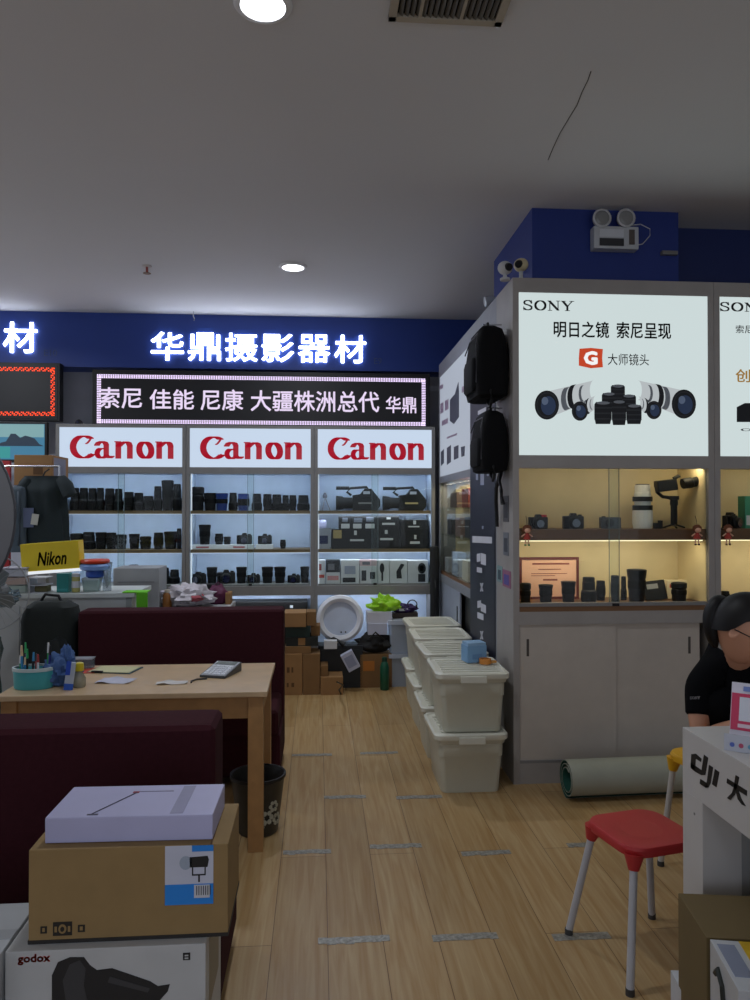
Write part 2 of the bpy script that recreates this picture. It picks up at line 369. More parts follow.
# ============================================================ PRODUCTS
_protos = {}
def lens_geo(kind):
    # barrel profile in unit height, unit radius
    profs = {0: [(.82, 0), (.86, .04), (.88, .3), (.92, .36), (.92, .62), (.86, .66), (1, .74), (1, .96), (.9, 1)],
             1: [(.95, 0), (1, .03), (1, .45), (.86, .5), (.86, .8), (.8, .84), (.8, 1)],
             2: [(.8, 0), (.84, .1), (.88, .34), (.92, .4), (.92, .7), (1, .8), (1.08, 1)],
             3: [(.85, 0), (.85, .2), (.95, .24), (.95, .75), (.9, .8), (.9, 1)]}
    return profs[kind]
def lens(x, y, z, w, h, label, group, kind=0, tint=0):
    key = ('lens', kind, tint)
    if key not in _protos:
        body = [LENSM, mat((24, 52, 120), .4), mat((226, 224, 216), .4), mat((34, 36, 34), .5)][tint]
        t = thing('camera_lens', label, 'camera lens', (x, y, z), 0, group)
        pr = lens_geo(kind)
        MB().lathe([(r, zz) for r, zz in pr], 22).build('barrel', body, t, smooth=True)
        g = MB(); n = 30; rmax = 1.0
        z0, z1 = {0: (.38, .6), 1: (.08, .4), 2: (.42, .68), 3: (.3, .7)}[kind]; rr = {0: .94, 1: 1.02, 2: .94, 3: .97}[kind]
        rings = [[Vector(((rr+.03*(i % 2))*math.cos(2*PI*i/n), (rr+.03*(i % 2))*math.sin(2*PI*i/n), zz)) for i in range(n)] for zz in (z0, z1)]
        g.loft(rings).build('focus_ring', RUB if tint != 2 else body, t)
        top = pr[-1]
        MB().lathe([(top[0]*.88, 1.0), (top[0]*.88, 1.015), (top[0]*.7, 1.02), (0, 1.02)], 20).build('lens_cap', BLACKR, t, smooth=True)
        if tint == 2: 
            for zz in (.62, .42): MB().lathe([(1.0, zz), (1.03, zz), (1.03, zz+.11), (1.0, zz+.11)], 22, cap=False).build('stripe', BLACK, t, smooth=True)
        _protos[key] = t; t.scale = (w/2, w/2, h); return t
    return dup(_protos[key], (x, y, z), random.uniform(0, 6), label, group, (w/2, w/2, h))
def camera_body(x, y, z, w, label, group, rz=0, red=False, lensout=True):
    t = thing('digital_camera', label, 'camera', (x, y, z), rz, group); h = w*.62
    b = MB(); b.box(-w/2, w/2, -w*.14, w*.14, 0, h)
    b.build('body', BLACK, t, bevel=w*.06)
    MB().prism([(-w*.2, 0), (w*.2, 0), (w*.12, h*.3), (-w*.12, h*.3)], FRONT(0, w*.14, h*.93), w*.28).build('viewfinder_hump', BLACK, t, bevel=w*.02)
    MB().box(-w*.5, -w*.3, -w*.26, -w*.12, h*.05, h*.95).build('grip', RUB, t, bevel=w*.04)
    MB().cyl((w*.33, 0, h*.95), (w*.33, 0, h*1.12), w*.1).build('mode_dial', BLACKR, t)
    MB().lathe([(w*.27, 0), (w*.29, .03*w), (w*.29, w*.2), (w*.24, w*.24), (w*.26, w*.36), (w*.23, w*.38)], 22, FRONT(0, -w*.12, h*.45)).build('lens_barrel', LENSM, t, smooth=True)
    MB().lathe([(w*.2, w*.381), (0, w*.385)], 20, FRONT(0, -w*.12, h*.45)).build('front_element', LGL, t)
    if red: MB().box(-w*.1, w*.45, -w*.1, w*.1, h, h*1.2).build('red_strap', mat((190, 50, 60), .7), t, bevel=.004)
    return t
def box_thing(name, label, cat, x0, x1, y0, y1, z0, z1, m, group=None, rz=0, bevel=.003, art=None, body='carton'):
    t = thing(name, label, cat, ((x0+x1)/2, (y0+y1)/2, z0), rz, group); w, d, h = x1-x0, y1-y0, z1-z0
    MB().box(-w/2, w/2, -d/2, d/2, 0, h).build(body, m, t, bevel=bevel)
    if art:
        for nm, mm, shapes in art:
            flat(nm, mm, t, FRONT(-w/2, -d/2, 0), [[(p[0]*w, p[1]*h) for p in s] for s in shapes])
    return t
# ============================================================ CANON CABINETS
RED = mat((196, 16, 44), .5); RLIT = mat((178, 12, 40), emit=.75)
PANL = mat((196, 212, 232), emit=1.0)
YF = 7.0; YB = 7.38
cabs = [(-2.375, -1.212), (-1.208, -.036), (-.034, 1.10)]
names = ['left', 'middle', 'right']
SH = [1.585, 1.225, .90]     # shelf tops
LEDM = mat((225, 232, 250), emit=1.1)
for (x0, x1), nm in zip(cabs, names):
    t = thing('display_cabinet', 'tall grey glass display cabinet with a lit red-lettered header, the %s of three' % nm, 'display cabinet', (0, 0, 0), 0, 'lit display cabinets along the back wall')
    f = MB(); w = .032
    f.box(x0, x0+w, YF, YB, 0, 2.375).box(x1-w, x1, YF, YB, 0, 2.375).box(x0+w, x1-w, YF, YB, 2.345, 2.375)
    f.box(x0+w, x1-w, YF, YF+.05, 1.925, 1.985).box(x0+w, x1-w, YF, YB, .80, .885).box(x0+w, x1-w, YF, YB, 0, .1)
    f.build('frame', FRAME, t)
    MB().box(x0+w, x1-w, YB-.02, YB, .1, 2.345).build('back_panel', CWHITE, t)
    MB().box(x0+w, x0+w+.004, YF+.02, YB-.02, .885, 1.98).box(x1-w-.004, x1-w, YF+.02, YB-.02, .885, 1.98).build('side_lining', CWHITE, t)
    MB().box(x0+w, x1-w, YF+.05, YB-.02, 1.93, 1.95).build('top_lining', CWHITE, t)
    hb = MB().box(x0+w, x1-w, YF+.006, YF+.05, 1.985, 2.345).build('header_light_box', PANL, t)
    W = x1-x0
    place(canon_letters(), FRONT(x0+.122, YF+.006, 2.065), W*.80, .20, 4.85, 1.24, 'header_lettering', RLIT, hb)
    for i, z in enumerate(SH):
        d0 = YF+.03
        s = MB().box(x0+w, x1-w, d0, YB-.02, z-.03 if i < 2 else z-.02, z).build('shelf', SHELF if i < 2 else FRAME, t)
        if i < 2: MB().box(x0+w+.01, x1-w-.01, d0+.004, d0+.02, z-.034, z-.03).build('light_strip', LEDM, s)
    MB().box(x0+w, x0+w+.012, YF+.05, YF+.062, .90, 1.93).build('upright_light_strip', mat((235, 242, 255), emit=.8), t)
    xm = (x0+x1)/2
    for k, (a, b_) in enumerate(((x0+w, xm+.03), (xm-.03, x1-w))):
        yy = YF+.006+.01*k
        g = MB().box(a, b_, yy, yy+.005, .89, 1.925).build('glass_door', glass(), t)
        MB().box(xm+.027 if k == 0 else xm-.03, xm+.03 if k == 0 else xm-.027, yy-.001, yy+.006, .89, 1.925).build('pane_edge', mat((150, 170, 178), .2, trans=.5), g)
    MB().box(xm-.015, xm+.015, YF-.006, YF+.004, .89, .91).build('lock', BLACKR, t)
    for zt, zb in ((1.925, 1.56), (1.545, 1.21), (1.185, .86)):
        lamp('shelf_light', 'AREA', (xm, YF+.06, zt-.006), 1.6, (.76, .86, 1), W-.1, .03, (R(38), 0, 0), parent=t)
    lamp('base_light', 'AREA', (xm, YF+.06, .79), 2.2, (.76, .86, 1), W-.1, .03, (R(38), 0, 0), parent=t)
CG = 'camera lenses on the lit cabinet shelves'
def row(items, zs, shelfname, cab, Y=7.17):
    n = len(items)
    for i, it in enumerate(items):
        a, b_, top = it[:3]; kind = it[3] if len(it) > 3 else i % 4; tint = it[4] if len(it) > 4 else 0
        A = AY((a+b_)/2, 500, Y); w = (b_-a)*(Y+.03)/750*1.12; zt = AY((a+b_)/2, top, Y).z
        h = max(.03, zt-zs)
        nm = {0: 'black', 1: 'blue-banded', 2: 'white', 3: 'dark grey'}[tint]
        lens(A.x, Y, zs, w, h, '%s camera lens, %s on the %s shelf of the %s back cabinet' % (nm, ORD[i], shelfname, cab), CG, kind, tint)
# left cabinet
def z3(l, ox, oy, s): return [((a/s+ox), (b_/s+ox), (c/s+oy))+tuple(r) for a, b_, c, *r in l]
row(z3([(116, 147, 106, 1), (149, 180, 106, 1), (182, 212, 107, 1), (213, 240, 106, 1), (246, 278, 108, 3), (281, 309, 109, 1), (316, 350, 121, 3), (353, 388, 124, 1), (390, 424, 136, 3), (428, 456, 100, 1), (460, 497, 78, 2), (500, 529, 92, 1)], 40, 460, 3.75), SH[0], 'top', 'left')
row(z3([(118, 158, 276), (162, 205, 271), (213, 247, 272), (252, 285, 273), (288, 322, 280), (338, 371, 278, 2), (378, 415, 287, 0), (429, 461, 273, 3), (470, 511, 269, 2), (514, 530, 258, 3)], 40, 460, 3.75), SH[1], 'middle', 'left')
row(z3([(335, 370, 394, 3), (447, 485, 405, 1), (489, 522, 412, 1)], 40, 460, 3.75), SH[2], 'bottom', 'left')
# middle cabinet
row(z3([(62, 126, 146, 0), (134, 190, 178, 2), (196, 252, 180, 2, 1), (264, 305, 177, 1), (312, 368, 182, 3, 1), (388, 436, 182, 1), (447, 490, 184, 3), (493, 545, 186, 1), (548, 584, 190, 1), (587, 622, 190, 3), (632, 690, 190, 1)], 180, 460, 5.357), SH[0], 'top', 'middle')
MB_ = None
Zc = lambda px, py, Y: AY(px, py, Y)
# raised white price trays on middle shelf
a = AY(190.5, 548, 7.15); b_ = AY(254, 548, 7.15)
box_thing('display_riser', 'long white riser tray on the middle shelf of the middle back cabinet', 'display tray', a.x, b_.x, 7.1, 7.22, SH[1], SH[1]+.042, mat((225, 228, 235), .5), art=[('printed_strip', mat((170, 60, 70), .6), [rect(.1, .3, .3, .6), rect(.68, .86, .3, .6)])], body='tray')
a = AY(256, 548, 7.15); b_ = AY(273, 548, 7.15)
box_thing('display_riser', 'short white riser tray under a camera in the middle back cabinet', 'display tray', a.x, b_.x, 7.1, 7.22, SH[1], SH[1]+.042, mat((225, 228, 235), .5), body='tray')
row(z3([(107, 160, 348, 2), (190, 230, 395, 3), (237, 271, 411, 0)], 180, 460, 5.357), SH[1]+.042, 'middle', 'middle', 7.16)
lens(AY(283, 545, 7.16).x, 7.16, SH[1], .056, .083, 'small black lens standing alone at the right end of the middle back cabinet shelf', CG, 3, 0)
camera_body(AY(244.5, 540, 7.17).x, 7.17, SH[1]+.042, .14, 'black camera with lens on the long white riser in the middle back cabinet', 'cameras in the back cabinets')
camera_body(AY(265, 540, 7.17).x, 7.17, SH[1]+.042, .13, 'black camera on the short white riser in the middle back cabinet', 'cameras in the back cabinets')
def rowcam(items, z, Y, txt):
    for i, (a, b_, k) in enumerate(items):
        x = AY((a+b_)/2, 575, Y).x; w = (b_-a)*7.2/750
        if k: camera_body(x, Y, z, w, 'black camera, %s %s' % (ORD[i], txt), 'cameras in the back cabinets', random.uniform(-.3, .3))
        else: lens(x, Y, z, w, .15, 'black flared lens, %s %s' % (ORD[i], txt), CG, 2, 0)
rowcam([(191, 206, 1), (207, 217, 0), (217.5, 235, 1), (236.5, 246.5, 0), (247, 260, 1), (262, 273, 0), (274.5, 285.5, 0), (288, 300, 1), (300.5, 309, 0)], SH[2], 7.17, 'on the bottom shelf of the middle back cabinet')
# right cabinet: camcorders
def camcorder(px0, px1, label, yellow=False):
    A = AY(px0, 508, 7.15); B = AY(px1, 508, 7.15); w = B.x-A.x; t = thing('camcorder', label, 'video camera', ((A.x+B.x)/2, 7.17, SH[0]), 0, 'large camcorders on the right cabinet shelf')
    k = w/.42
    body = [(-.05, .0), (.17, .0), (.2, .04), (.2, .1), (.16, .15), (.12, .2), (.06, .2), (.02, .15), (-.05, .14)]
    MB().prism([(x*k, z*k) for x, z in body], FRONT(0, .07, 0), .13).build('body', BLACK, t, bevel=.008)
    MB().lathe([(.05*k, 0), (.052*k, .08*k), (.06*k, .09*k), (.066*k, .15*k)], 20, Matrix.Translation((-.05*k, 0, .07*k)) @ Matrix.Rotation(-PI/2, 4, 'Y')).build('lens_hood', BLACKR, t, smooth=True)
    MB().tube([(.1*k, 0, .18*k), (.08*k, 0, .215*k), (-.07*k, 0, .205*k), (-.1*k, 0, .17*k), (-.06*k, 0, .14*k)], .012*k).build('top_handle', BLACK, t, smooth=True)
    MB().cyl((-.2*k, -.02, .205*k), (-.08*k, -.02, .205*k), .016*k).build('microphone', BLACKR, t, smooth=True)
    MB().box(.045*k, .105*k, -.075, -.068, .15*k, .175*k).build('side_screen', mat((170, 175, 185), .3), t)
    MB().box(0, .12*k, -.068, -.064, .06*k, .075*k).build('trim_strip', mat((190, 170, 120), .5) if yellow else FRAME, t)
camcorder(335, 381, 'black shoulder camcorder on the top shelf of the right back cabinet, left of two')
camcorder(382, 427, 'black camcorder with a gold side strip on the top shelf, right of two', True)
p = AY(325, 506, 7.2); t = thing('tripod_stand', 'small clear folding stand beside the camcorders on the top shelf', 'stand', (p.x, 7.18, SH[0]))
for a in (0, 2.1, 4.2): MB().cyl((0, 0, .13), (.05*math.cos(a), .05*math.sin(a), 0), .005).build('leg', mat((150, 150, 160), .4), t)
MB().lathe([(.018, .12), (.022, .14), (.01, .17)], 10).build('mount_plate', mat((120, 120, 130), .4), t)
# right cabinet: boxes shelf 2 and 3
BX = 'product boxes in the right back cabinet'
WT = mat((205, 206, 210), .6); dk = mat((20, 20, 24), .6)
def pbox(px0, px1, py0, py1, m, label, art, Y=7.06, d=.17, z0=None):
    A = AY(px0, py1, Y); B = AY(px1, py0, Y); zz = A.z if z0 is None else z0
    return box_thing('product_box', label, 'box', A.x, B.x, Y, Y+d, zz, B.z, m, BX, art=art)
S5 = lambda x, y: (300+x/5, 460+y/5)
zz = SH[1]
R2 = [(160, 360, 440, 348, 'lower left of the stacked black cartons', [('white_print', WT, [rect(.45, .8, .4, .5), rect(.55, .62, .72, .95)]), ('gold_label', mat((170, 150, 100), .6), [rect(.03, .24, .55, .98)])]),
      (362, 500, 440, 348, 'lower middle of the stacked black cartons', [('white_print', WT, [rect(.28, .75, .45, .56), rect(.45, .55, .78, .98)])]),
      (502, 640, 440, 348, 'lower right of the stacked black cartons', [('white_print', WT, [rect(.35, .7, .25, .38), rect(.5, .58, .5, .72)])])]
for a, b_, y1, y0, l, art in R2:
    A = AY(*S5(a, y1), 7.06); B = AY(*S5(b_, y0), 7.06); box_thing('product_box', 'black camera carton with small white print, '+l, 'box', A.x, B.x, 7.06, 7.3, zz, B.z, dk, BX, art=art); ztop = B.z
for a, b_, y0, l, art in ((196, 388, 282, 'upper left of the stacked black cartons', [('picture_panel', WT, [rect(.05, .27, .1, .45), rect(.36, .58, .1, .45), rect(.68, .92, .1, .45)]), ('printed_picture', mat((120, 125, 140), .6), [rect(.08, .22, .6, .9), rect(.38, .6, .55, .85), rect(.7, .9, .6, .95)])]),
                      (390, 496, 280, 'upper middle of the stacked black cartons', [('white_print', WT, [rect(.2, .8, .35, .5), rect(.4, .6, .75, .9)])]),
                      (500, 638, 300, 'upper right of the stacked black cartons', [('white_print', WT, [rect(.3, .7, .25, .38), rect(.48, .58, .55, .95)])])):
    A = AY(*S5(a, 340), 7.06); B = AY(*S5(b_, y0), 7.06); box_thing('product_box', 'black camera carton with white print, '+l, 'box', A.x, B.x, 7.06, 7.3, ztop, B.z, dk, BX, art=art)
A = AY(*S5(84, 440), 7.06); B = AY(*S5(154, 342), 7.06)
box_thing('product_box', 'silver grey product box with a dark blue picture, left end of the middle shelf', 'box', A.x, B.x, 7.06, 7.25, zz, B.z, mat((150, 155, 165), .5), BX, art=[('printed_picture', mat((30, 40, 80), .5), [rect(.2, .8, .25, .65)])])
A = AY(*S5(84, 340), 7.06); B2 = AY(*S5(190, 300), 7.06)
box_thing('folded_bag', 'pale lavender wrapped bundle lying on the silver grey product box', 'bag', A.x, A.x+.09, 7.08, 7.24, B.z, B2.z, mat((180, 180, 215), .5), bevel=.02, body='wrapping')
zz = SH[2]
bl = mat((40, 42, 48), .6); pk = mat((200, 140, 140), .6)
R3 = [(80, 126, 606, 565, 'small white box with a red band', WT, [('red_print', mat((180, 60, 50), .6), [rect(.1, .9, .55, .85)])]),
      (130, 200, 606, 562, 'white box with pink print', WT, [('pink_print', pk, [rect(.1, .9, .3, .7)])]),
      (204, 296, 606, 500, 'white flash box with a pale picture', WT, [('printed_picture', mat((150, 155, 175), .6), [rect(.2, .8, .4, .75)]), ('dark_band', bl, [rect(.1, .8, .05, .25)])]),
      (299, 384, 606, 530, 'white box with two dark gadget pictures', WT, [('printed_picture', bl, [rect(.1, .38, .15, .75), rect(.6, .9, .25, .65)])]),
      (386, 446, 606, 500, 'narrow white box with a round dark picture', WT, [('printed_picture', bl, [arc(.4, .65, .2, .22, 0, 360, 12)[:-1], rect(.35, .5, .1, .5)])]),
      (448, 536, 606, 500, 'white box with a tilted flash gun picture', WT, [('printed_picture', bl, [[(.4, .2), (.7, .2), (.65, .55), (.85, .8), (.65, .85), (.38, .5)]])]),
      (539, 642, 606, 502, 'white box with a ring flash picture at the right end', WT, [('printed_ring', bl, [arc(.68, .65, .2, .24, 0, 360, 16)[:-1], rect(.5, .85, .05, .4)]), ('ring_centre', WT, [arc(.68, .65, .12, .15, 0, 360, 16)[:-1]])])]
for a, b_, y1, y0, l, m, art in R3:
    A = AY(*S5(a, y1), 7.06); B = AY(*S5(b_, y0), 7.06); box_thing('product_box', l+' on the bottom glass shelf', 'box', A.x, B.x, 7.06, 7.2, zz, B.z, m, BX, art=art)
for a, b_, y0, l, m in ((80, 126, 500, 'small white box with dark red picture, stacked at the left of the bottom glass shelf', WT), (130, 200, 500, 'small dark grey box stacked on the pink printed box', bl), (299, 384, 500, 'pale pink flat box lying on the two gadget box', mat((205, 175, 180), .6))):
    base = AY(*S5(a, 565 if a < 130 else 562 if a < 200 else 530), 7.06).z; A = AY(*S5(a, 560), 7.06); B = AY(*S5(b_, y0), 7.06)
    box_thing('product_box', l, 'box', A.x, B.x, 7.06, 7.18, base, B.z, m, BX, art=[('printed_picture', mat((150, 60, 60), .6) if m is WT else mat((110, 110, 118), .6), [rect(.15, .6, .2, .7)])])
# lower compartment of middle cabinet
A = AY(229, 611, 7.1); B = AY(307, 601, 7.1)
box_thing('equipment_case', 'long black equipment case in the lit base of the middle back cabinet', 'case', A.x, B.x, 7.1, 7.32, .1, B.z, BLACK, bevel=.01, art=[('white_print', WT, [rect(.78, .82, .9, .94)])], body='case')
# black padded case standing by right cabinet
A = AY(429.5, 616, 6.93); B = AY(438.5, 546, 6.93)
t = thing('tripod_bag', 'tall narrow black padded bag standing at the right end of the back cabinets', 'bag', ((A.x+B.x)/2, 6.9, 0))
MB().rbox(.085, .1, B.z, .03, 0, .9, top=.03).build('bag_body', BLACKR, t, smooth=True); MB().tube([(0, -.05, B.z*.75), (0, -.08, B.z*.7), (0, -.08, B.z*.5), (0, -.05, B.z*.45)], .008).build('carry_strap', BLACK, t)
# ============================================================ RIGHT-HAND (SONY) CASES
XS = 1.135; YS = 4.30; DS = .4; TOPZ = 2.955
SGREY = mat((156, 150, 144), .5); DOOR = mat((188, 178, 166), .5)
PAN2 = mat((214, 228, 228), emit=.88)
DKP = mat((26, 26, 30), .6)
def sony_case(x0, x1, label):
    t = thing('display_cabinet', label, 'display cabinet', (0, 0, 0), 0, 'lit display cabinets on the right'); w = .036
    y0, y1 = YS, YS+DS
    MB().box(x0, x0+w, y0, y1, 0, TOPZ).box(x1-w, x1, y0, y1, 0, TOPZ).box(x0+w, x1-w, y0, y1, 2.87, TOPZ).box(x0+w, x1-w, y0, y0+.06, 1.84, 1.915).box(x0+w, x1-w, y0, y1, .925, 1.0).box(x0+w, x1-w, y0+.004, y0+.05, 0, .12).build('frame', SGREY, t)
    MB().box(x0+w, x1-w, y1-.02, y1, .1, 2.87).build('back_panel', BEIGE, t)
    MB().box(x0+w, x0+w+.004, y0+.03, y1-.02, 1.04, 1.9).box(x1-w-.004, x1-w, y0+.03, y1-.02, 1.04, 1.9).box(x0+w, x1-w, y0+.06, y1-.02, 1.89, 1.905).build('lining', BEIGE, t)
    hb = MB().box(x0+w-.006, x1-w+.006, y0+.003, y0+.05, 1.915, 2.87).build('header_light_box', PAN2, t)
    s = MB().box(x0+w, x1-w, y0+.03, y1-.02, 1.415, 1.48).build('shelf', mat((112, 76, 48), .5), t)
    MB().box(x0+w+.02, x1-w-.02, y0+.034, y0+.046, 1.409, 1.415).build('light_strip', mat((255, 236, 190), emit=1.6), s)
    MB().box(x0+w, x1-w, y0+.002, y1-.02, 1.0, 1.036).build('base_shelf', mat((120, 84, 50), .5), t)
    MB().box(x0+w, x1-w, y0-.004, y0+.03, 1.03, 1.05).build('door_track', FRAME, t)
    xm = (x0+x1)/2
    for k, (a, b_) in enumerate(((x0+w, xm+.03), (xm-.03, x1-w))):
        yy = y0+.006+.01*k
        g = MB().box(a, b_, yy, yy+.005, 1.05, 1.84).build('glass_door', glass(), t)
        e = xm+.027 if k == 0 else xm-.03
        MB().box(e, e+.003, yy-.001, yy+.006, 1.05, 1.84).build('pane_edge', mat((150, 160, 150), .2, trans=.5), g)
    MB().box(xm-.02, xm+.02, y0-.012, y0-.002, 1.03, 1.046).build('lock', BLACKR, t)
    for k, (a, b_) in enumerate(((x0+w, xm+.01), (xm, x1-w-.05))):
        yy = y0+.012 if k == 0 else y0+.022
        d = MB().box(a, b_, yy, yy+.012, .13, .925).build('sliding_door', DOOR, t)
        hx = a+.045 if k == 0 else b_-.07
        MB().box(hx, hx+.014, yy-.003, yy+.001, .74, .84).build('finger_pull', mat((74, 68, 62), .5), d)
    MB().box(x0+w, x1-w, y0+.002, y0+.035, .12, .135).build('bottom_track', FRAME, t)
    for zt in (1.885, 1.405):
        lamp('shelf_light', 'AREA', (xm, y0+.06, zt), 2.6, (1, .84, .58), x1-x0-.2, .03, (R(30), 0, 0), parent=t)
    lamp('corner_spot', 'POINT', (x1-w-.05, y0+.1, 1.86), .5, (1, .84, .58), .01, parent=t)
    return t, hb
t1, hb1 = sony_case(XS, 2.355, 'tall grey lit display case with a photographic lens poster header, facing the viewer')
t2, hb2 = sony_case(2.357, 3.577, 'grey lit display case cut off by the right edge, beside the lens poster case')
# leaflets on the case's left side
LF = 0
for (a, b_, y0, y1, m, ml, nm) in ((503.5, 509, 496, 522, mat((90, 88, 90), .4), mat((60, 60, 64), .5), 'top small grey'), (503.5, 509, 532, 556, mat((110, 112, 118), .4), mat((60, 62, 70), .5), 'second small grey'), (497.5, 502.5, 565, 583, mat((120, 150, 150), .5), mat((50, 70, 80), .5), 'teal'), (503, 511, 569, 589, mat((150, 90, 120), .5), mat((90, 80, 150), .5), 'purple and pink')):
    P0 = AX(a, y0, XS); P1 = AX(b_, y1, XS); yy0, yy1 = min(P0.y, P1.y), max(P0.y, P1.y)
    t = thing('wall_leaflet', nm+' leaflet stuck on the left side of the lens poster case', 'leaflet', (XS, yy0, P1.z), 0, 'leaflets on the side of the display case')
    MB().box(-.003, 0, 0, yy1-yy0, 0, P0.z-P1.z).build('sheet', m, t); h = P0.z-P1.z
    MB().box(-.0042, -.003, (yy1-yy0)*.2, (yy1-yy0)*.8, h*.15, h*.75).build('printed_picture', ml, t)
# header artwork, case 1
def HF(px, py): return AY(px, py, YS)
M1 = lambda px, py: FRONT(HF(px, py).x, YS+.003, HF(px, py).z)
def fitw(a, b_, y0, y1): A = HF(a, y1); B = HF(b_, y0); return B.x-A.x, B.z-A.z
w_, h_ = fitw(523, 574, 301, 310); place(sony_letters(), M1(523, 310), w_, h_, 4.1, 1, 'header_lettering', DKP, hb1)
w_, h_ = fitw(554, 609, 322, 337); lettering('slogan_text', '明日之镜', DKP, M1(554, 337), w_, h_, hb1, bold=.014)
w_, h_ = fitw(617, 671, 323, 338); lettering('slogan_text', '索尼呈现', DKP, M1(617, 338), w_, h_, hb1, bold=.014)
w_, h_ = fitw(608, 649, 354, 365); lettering('slogan_text', '大师镜头', DKP, M1(608, 365), w_, h_, hb1)
w_, h_ = fitw(579, 603, 348, 368); A = HF(579, 368)
OR = mat((222, 74, 30), emit=.7)
flat('badge', OR, hb1, M1(579, 368), [[(0, h_*.12), (w_*.5, 0), (w_, h_*.06), (w_*.97, h_*.5), (w_, h_*.95), (w_*.5, h_), (w_*.03, h_*.95), (w_*.0, h_*.5)]])
lettering('badge_letter', 'G', mat((250, 250, 250), emit=.9), FRONT(A.x+w_*.24, YS+.0015, A.z+h_*.2), w_*.5, h_*.6, hb1, bold=.05, t=.001)
# printed lenses on poster: flat layered ellipses
G1 = mat((222, 226, 228), .6, var=0); G2 = mat((150, 156, 162), .6, var=0); G3 = mat((30, 32, 36), .6, var=0); G4 = mat((70, 92, 130), .6, var=0); G5 = mat((60, 62, 66), .6, var=0); WL = mat((206, 213, 216), emit=.72)
def tele(cx, cy, r, flip, ex, ey):
    # barrel going back from front rim (cx,cy) to (ex,ey) in photo pixels
    def P(x, y): v = HF(x, y); return (v.x, v.z)
    M = FRONT(0, YS+.003, 0)
    dx, dy = ex-cx, ey-cy
    sg = -1 if dx > 0 else 1
    def edge(t, k): return [P(cx+dx*t+sg*r*.42*k*math.cos(R(a)), cy+dy*t-r*k*math.sin(R(a))) for a in range(-90, 91, 18)]
    def quad(t0, t1, k0, k1): return edge(t0, k0)+edge(t1, k1)[::-1]
    flat('printed_barrel', WL, hb1, M, [quad(0, 1, 1.0, .72)], .001)
    flat('printed_ring', G2, hb1, M, [quad(.4, .5, .85, .8)], .0014); flat('printed_ring', G2, hb1, M, [quad(.75, .8, .62, .6)], .0014)
    flat('printed_ring', G3, hb1, M, [quad(.54, .64, .88, .84)], .0014)
    el = lambda k: [P(cx+a, cy+b_) for a, b_ in arc(0, 0, r*.9*k, r*1.08*k, 0, 360, 28)[:-1]]
    flat('printed_rim', G3, hb1, M, [el(1)], .0018); flat('printed_rim', G5, hb1, M, [el(.86)], .002); flat('printed_glass', G3, hb1, M, [el(.8)], .0022)
    flat('printed_glass', G4, hb1, M, [[P(cx+a+r*.1, cy+b_+r*.05) for a, b_ in arc(0, 0, r*.55, r*.7, 0, 360, 20)[:-1]]], .0024)
    flat('printed_shine', mat((150, 170, 200), .6), hb1, M, [[P(cx+a-r*.15, cy+b_-r*.3) for a, b_ in arc(0, 0, r*.25, r*.3, 0, 360, 14)[:-1]]], .0026)
tele(547, 405, 13.5, 0, 594, 390); tele(684, 404, 13.5, 1, 638, 390)
tele(580, 411, 9, 0, 596, 402); tele(654, 410, 8.5, 1, 638, 402)
def blens(cx, y1, y0, w, k=0):
    def P(x, y): v = HF(x, y); return (v.x, v.z)
    M = FRONT(0, YS+.003+0, 0); d = k*.0015
    h = y1-y0
    flat('printed_barrel', G3, hb1, M, [[P(cx-w*.42, y1), P(cx+w*.42, y1), P(cx+w*.5, y1-h*.3), P(cx+w*.5, y0+h*.1), P(cx+w*.4, y0), P(cx-w*.4, y0), P(cx-w*.5, y0+h*.1), P(cx-w*.5, y1-h*.3)]], .0014+d)
    flat('printed_ring', G5, hb1, M, [[P(cx-w*.5, y1-h*a), P(cx+w*.5, y1-h*a), P(cx+w*.5, y1-h*(a+.07)), P(cx-w*.5, y1-h*(a+.07))] for a in (.2, .45, .7)], .0018+d)
    flat('printed_top', G2, hb1, M, [[P(cx+a, y0+1+b_) for a, b_ in arc(0, 0, w*.4, 1.6, 0, 360, 14)[:-1]]], .0022+d)
blens(618, 402, 385, 14); blens(609, 412, 393, 14, 1); blens(629, 412, 395, 14, 1); blens(603, 424, 402, 17, 2); blens(619, 425, 401, 14, 2); blens(634, 424, 405, 15, 2)
# header artwork, case 2
w_, h_ = fitw(720, 771, 303, 311); place(sony_letters(), M1(720, 311), w_, h_, 4.1, 1, 'header_lettering', DKP, hb2)
w_, h_ = fitw(736, 790, 326, 333); lettering('slogan_text', '索尼微单相机', DKP, M1(736, 333), w_, h_, hb2)
w_, h_ = fitw(736, 800, 370, 382); lettering('slogan_text', '创意无限', mat((200, 150, 70), emit=.5), M1(736, 382), w_, h_, hb2, bold=.012)
def P_(x, y): v = HF(x, y); return (v.x, v.z)
flat('printed_camera', G3, hb2, FRONT(0, YS+.003, 0), [[P_(737, 422), P_(770, 422), P_(770, 405), P_(760, 400), P_(752, 403), P_(745, 403), P_(737, 407)]], .0012)
w_, h_ = fitw(741, 765, 428, 431); lettering('caption_text', 'α7', DKP, M1(741, 431), w_, h_, hb2)
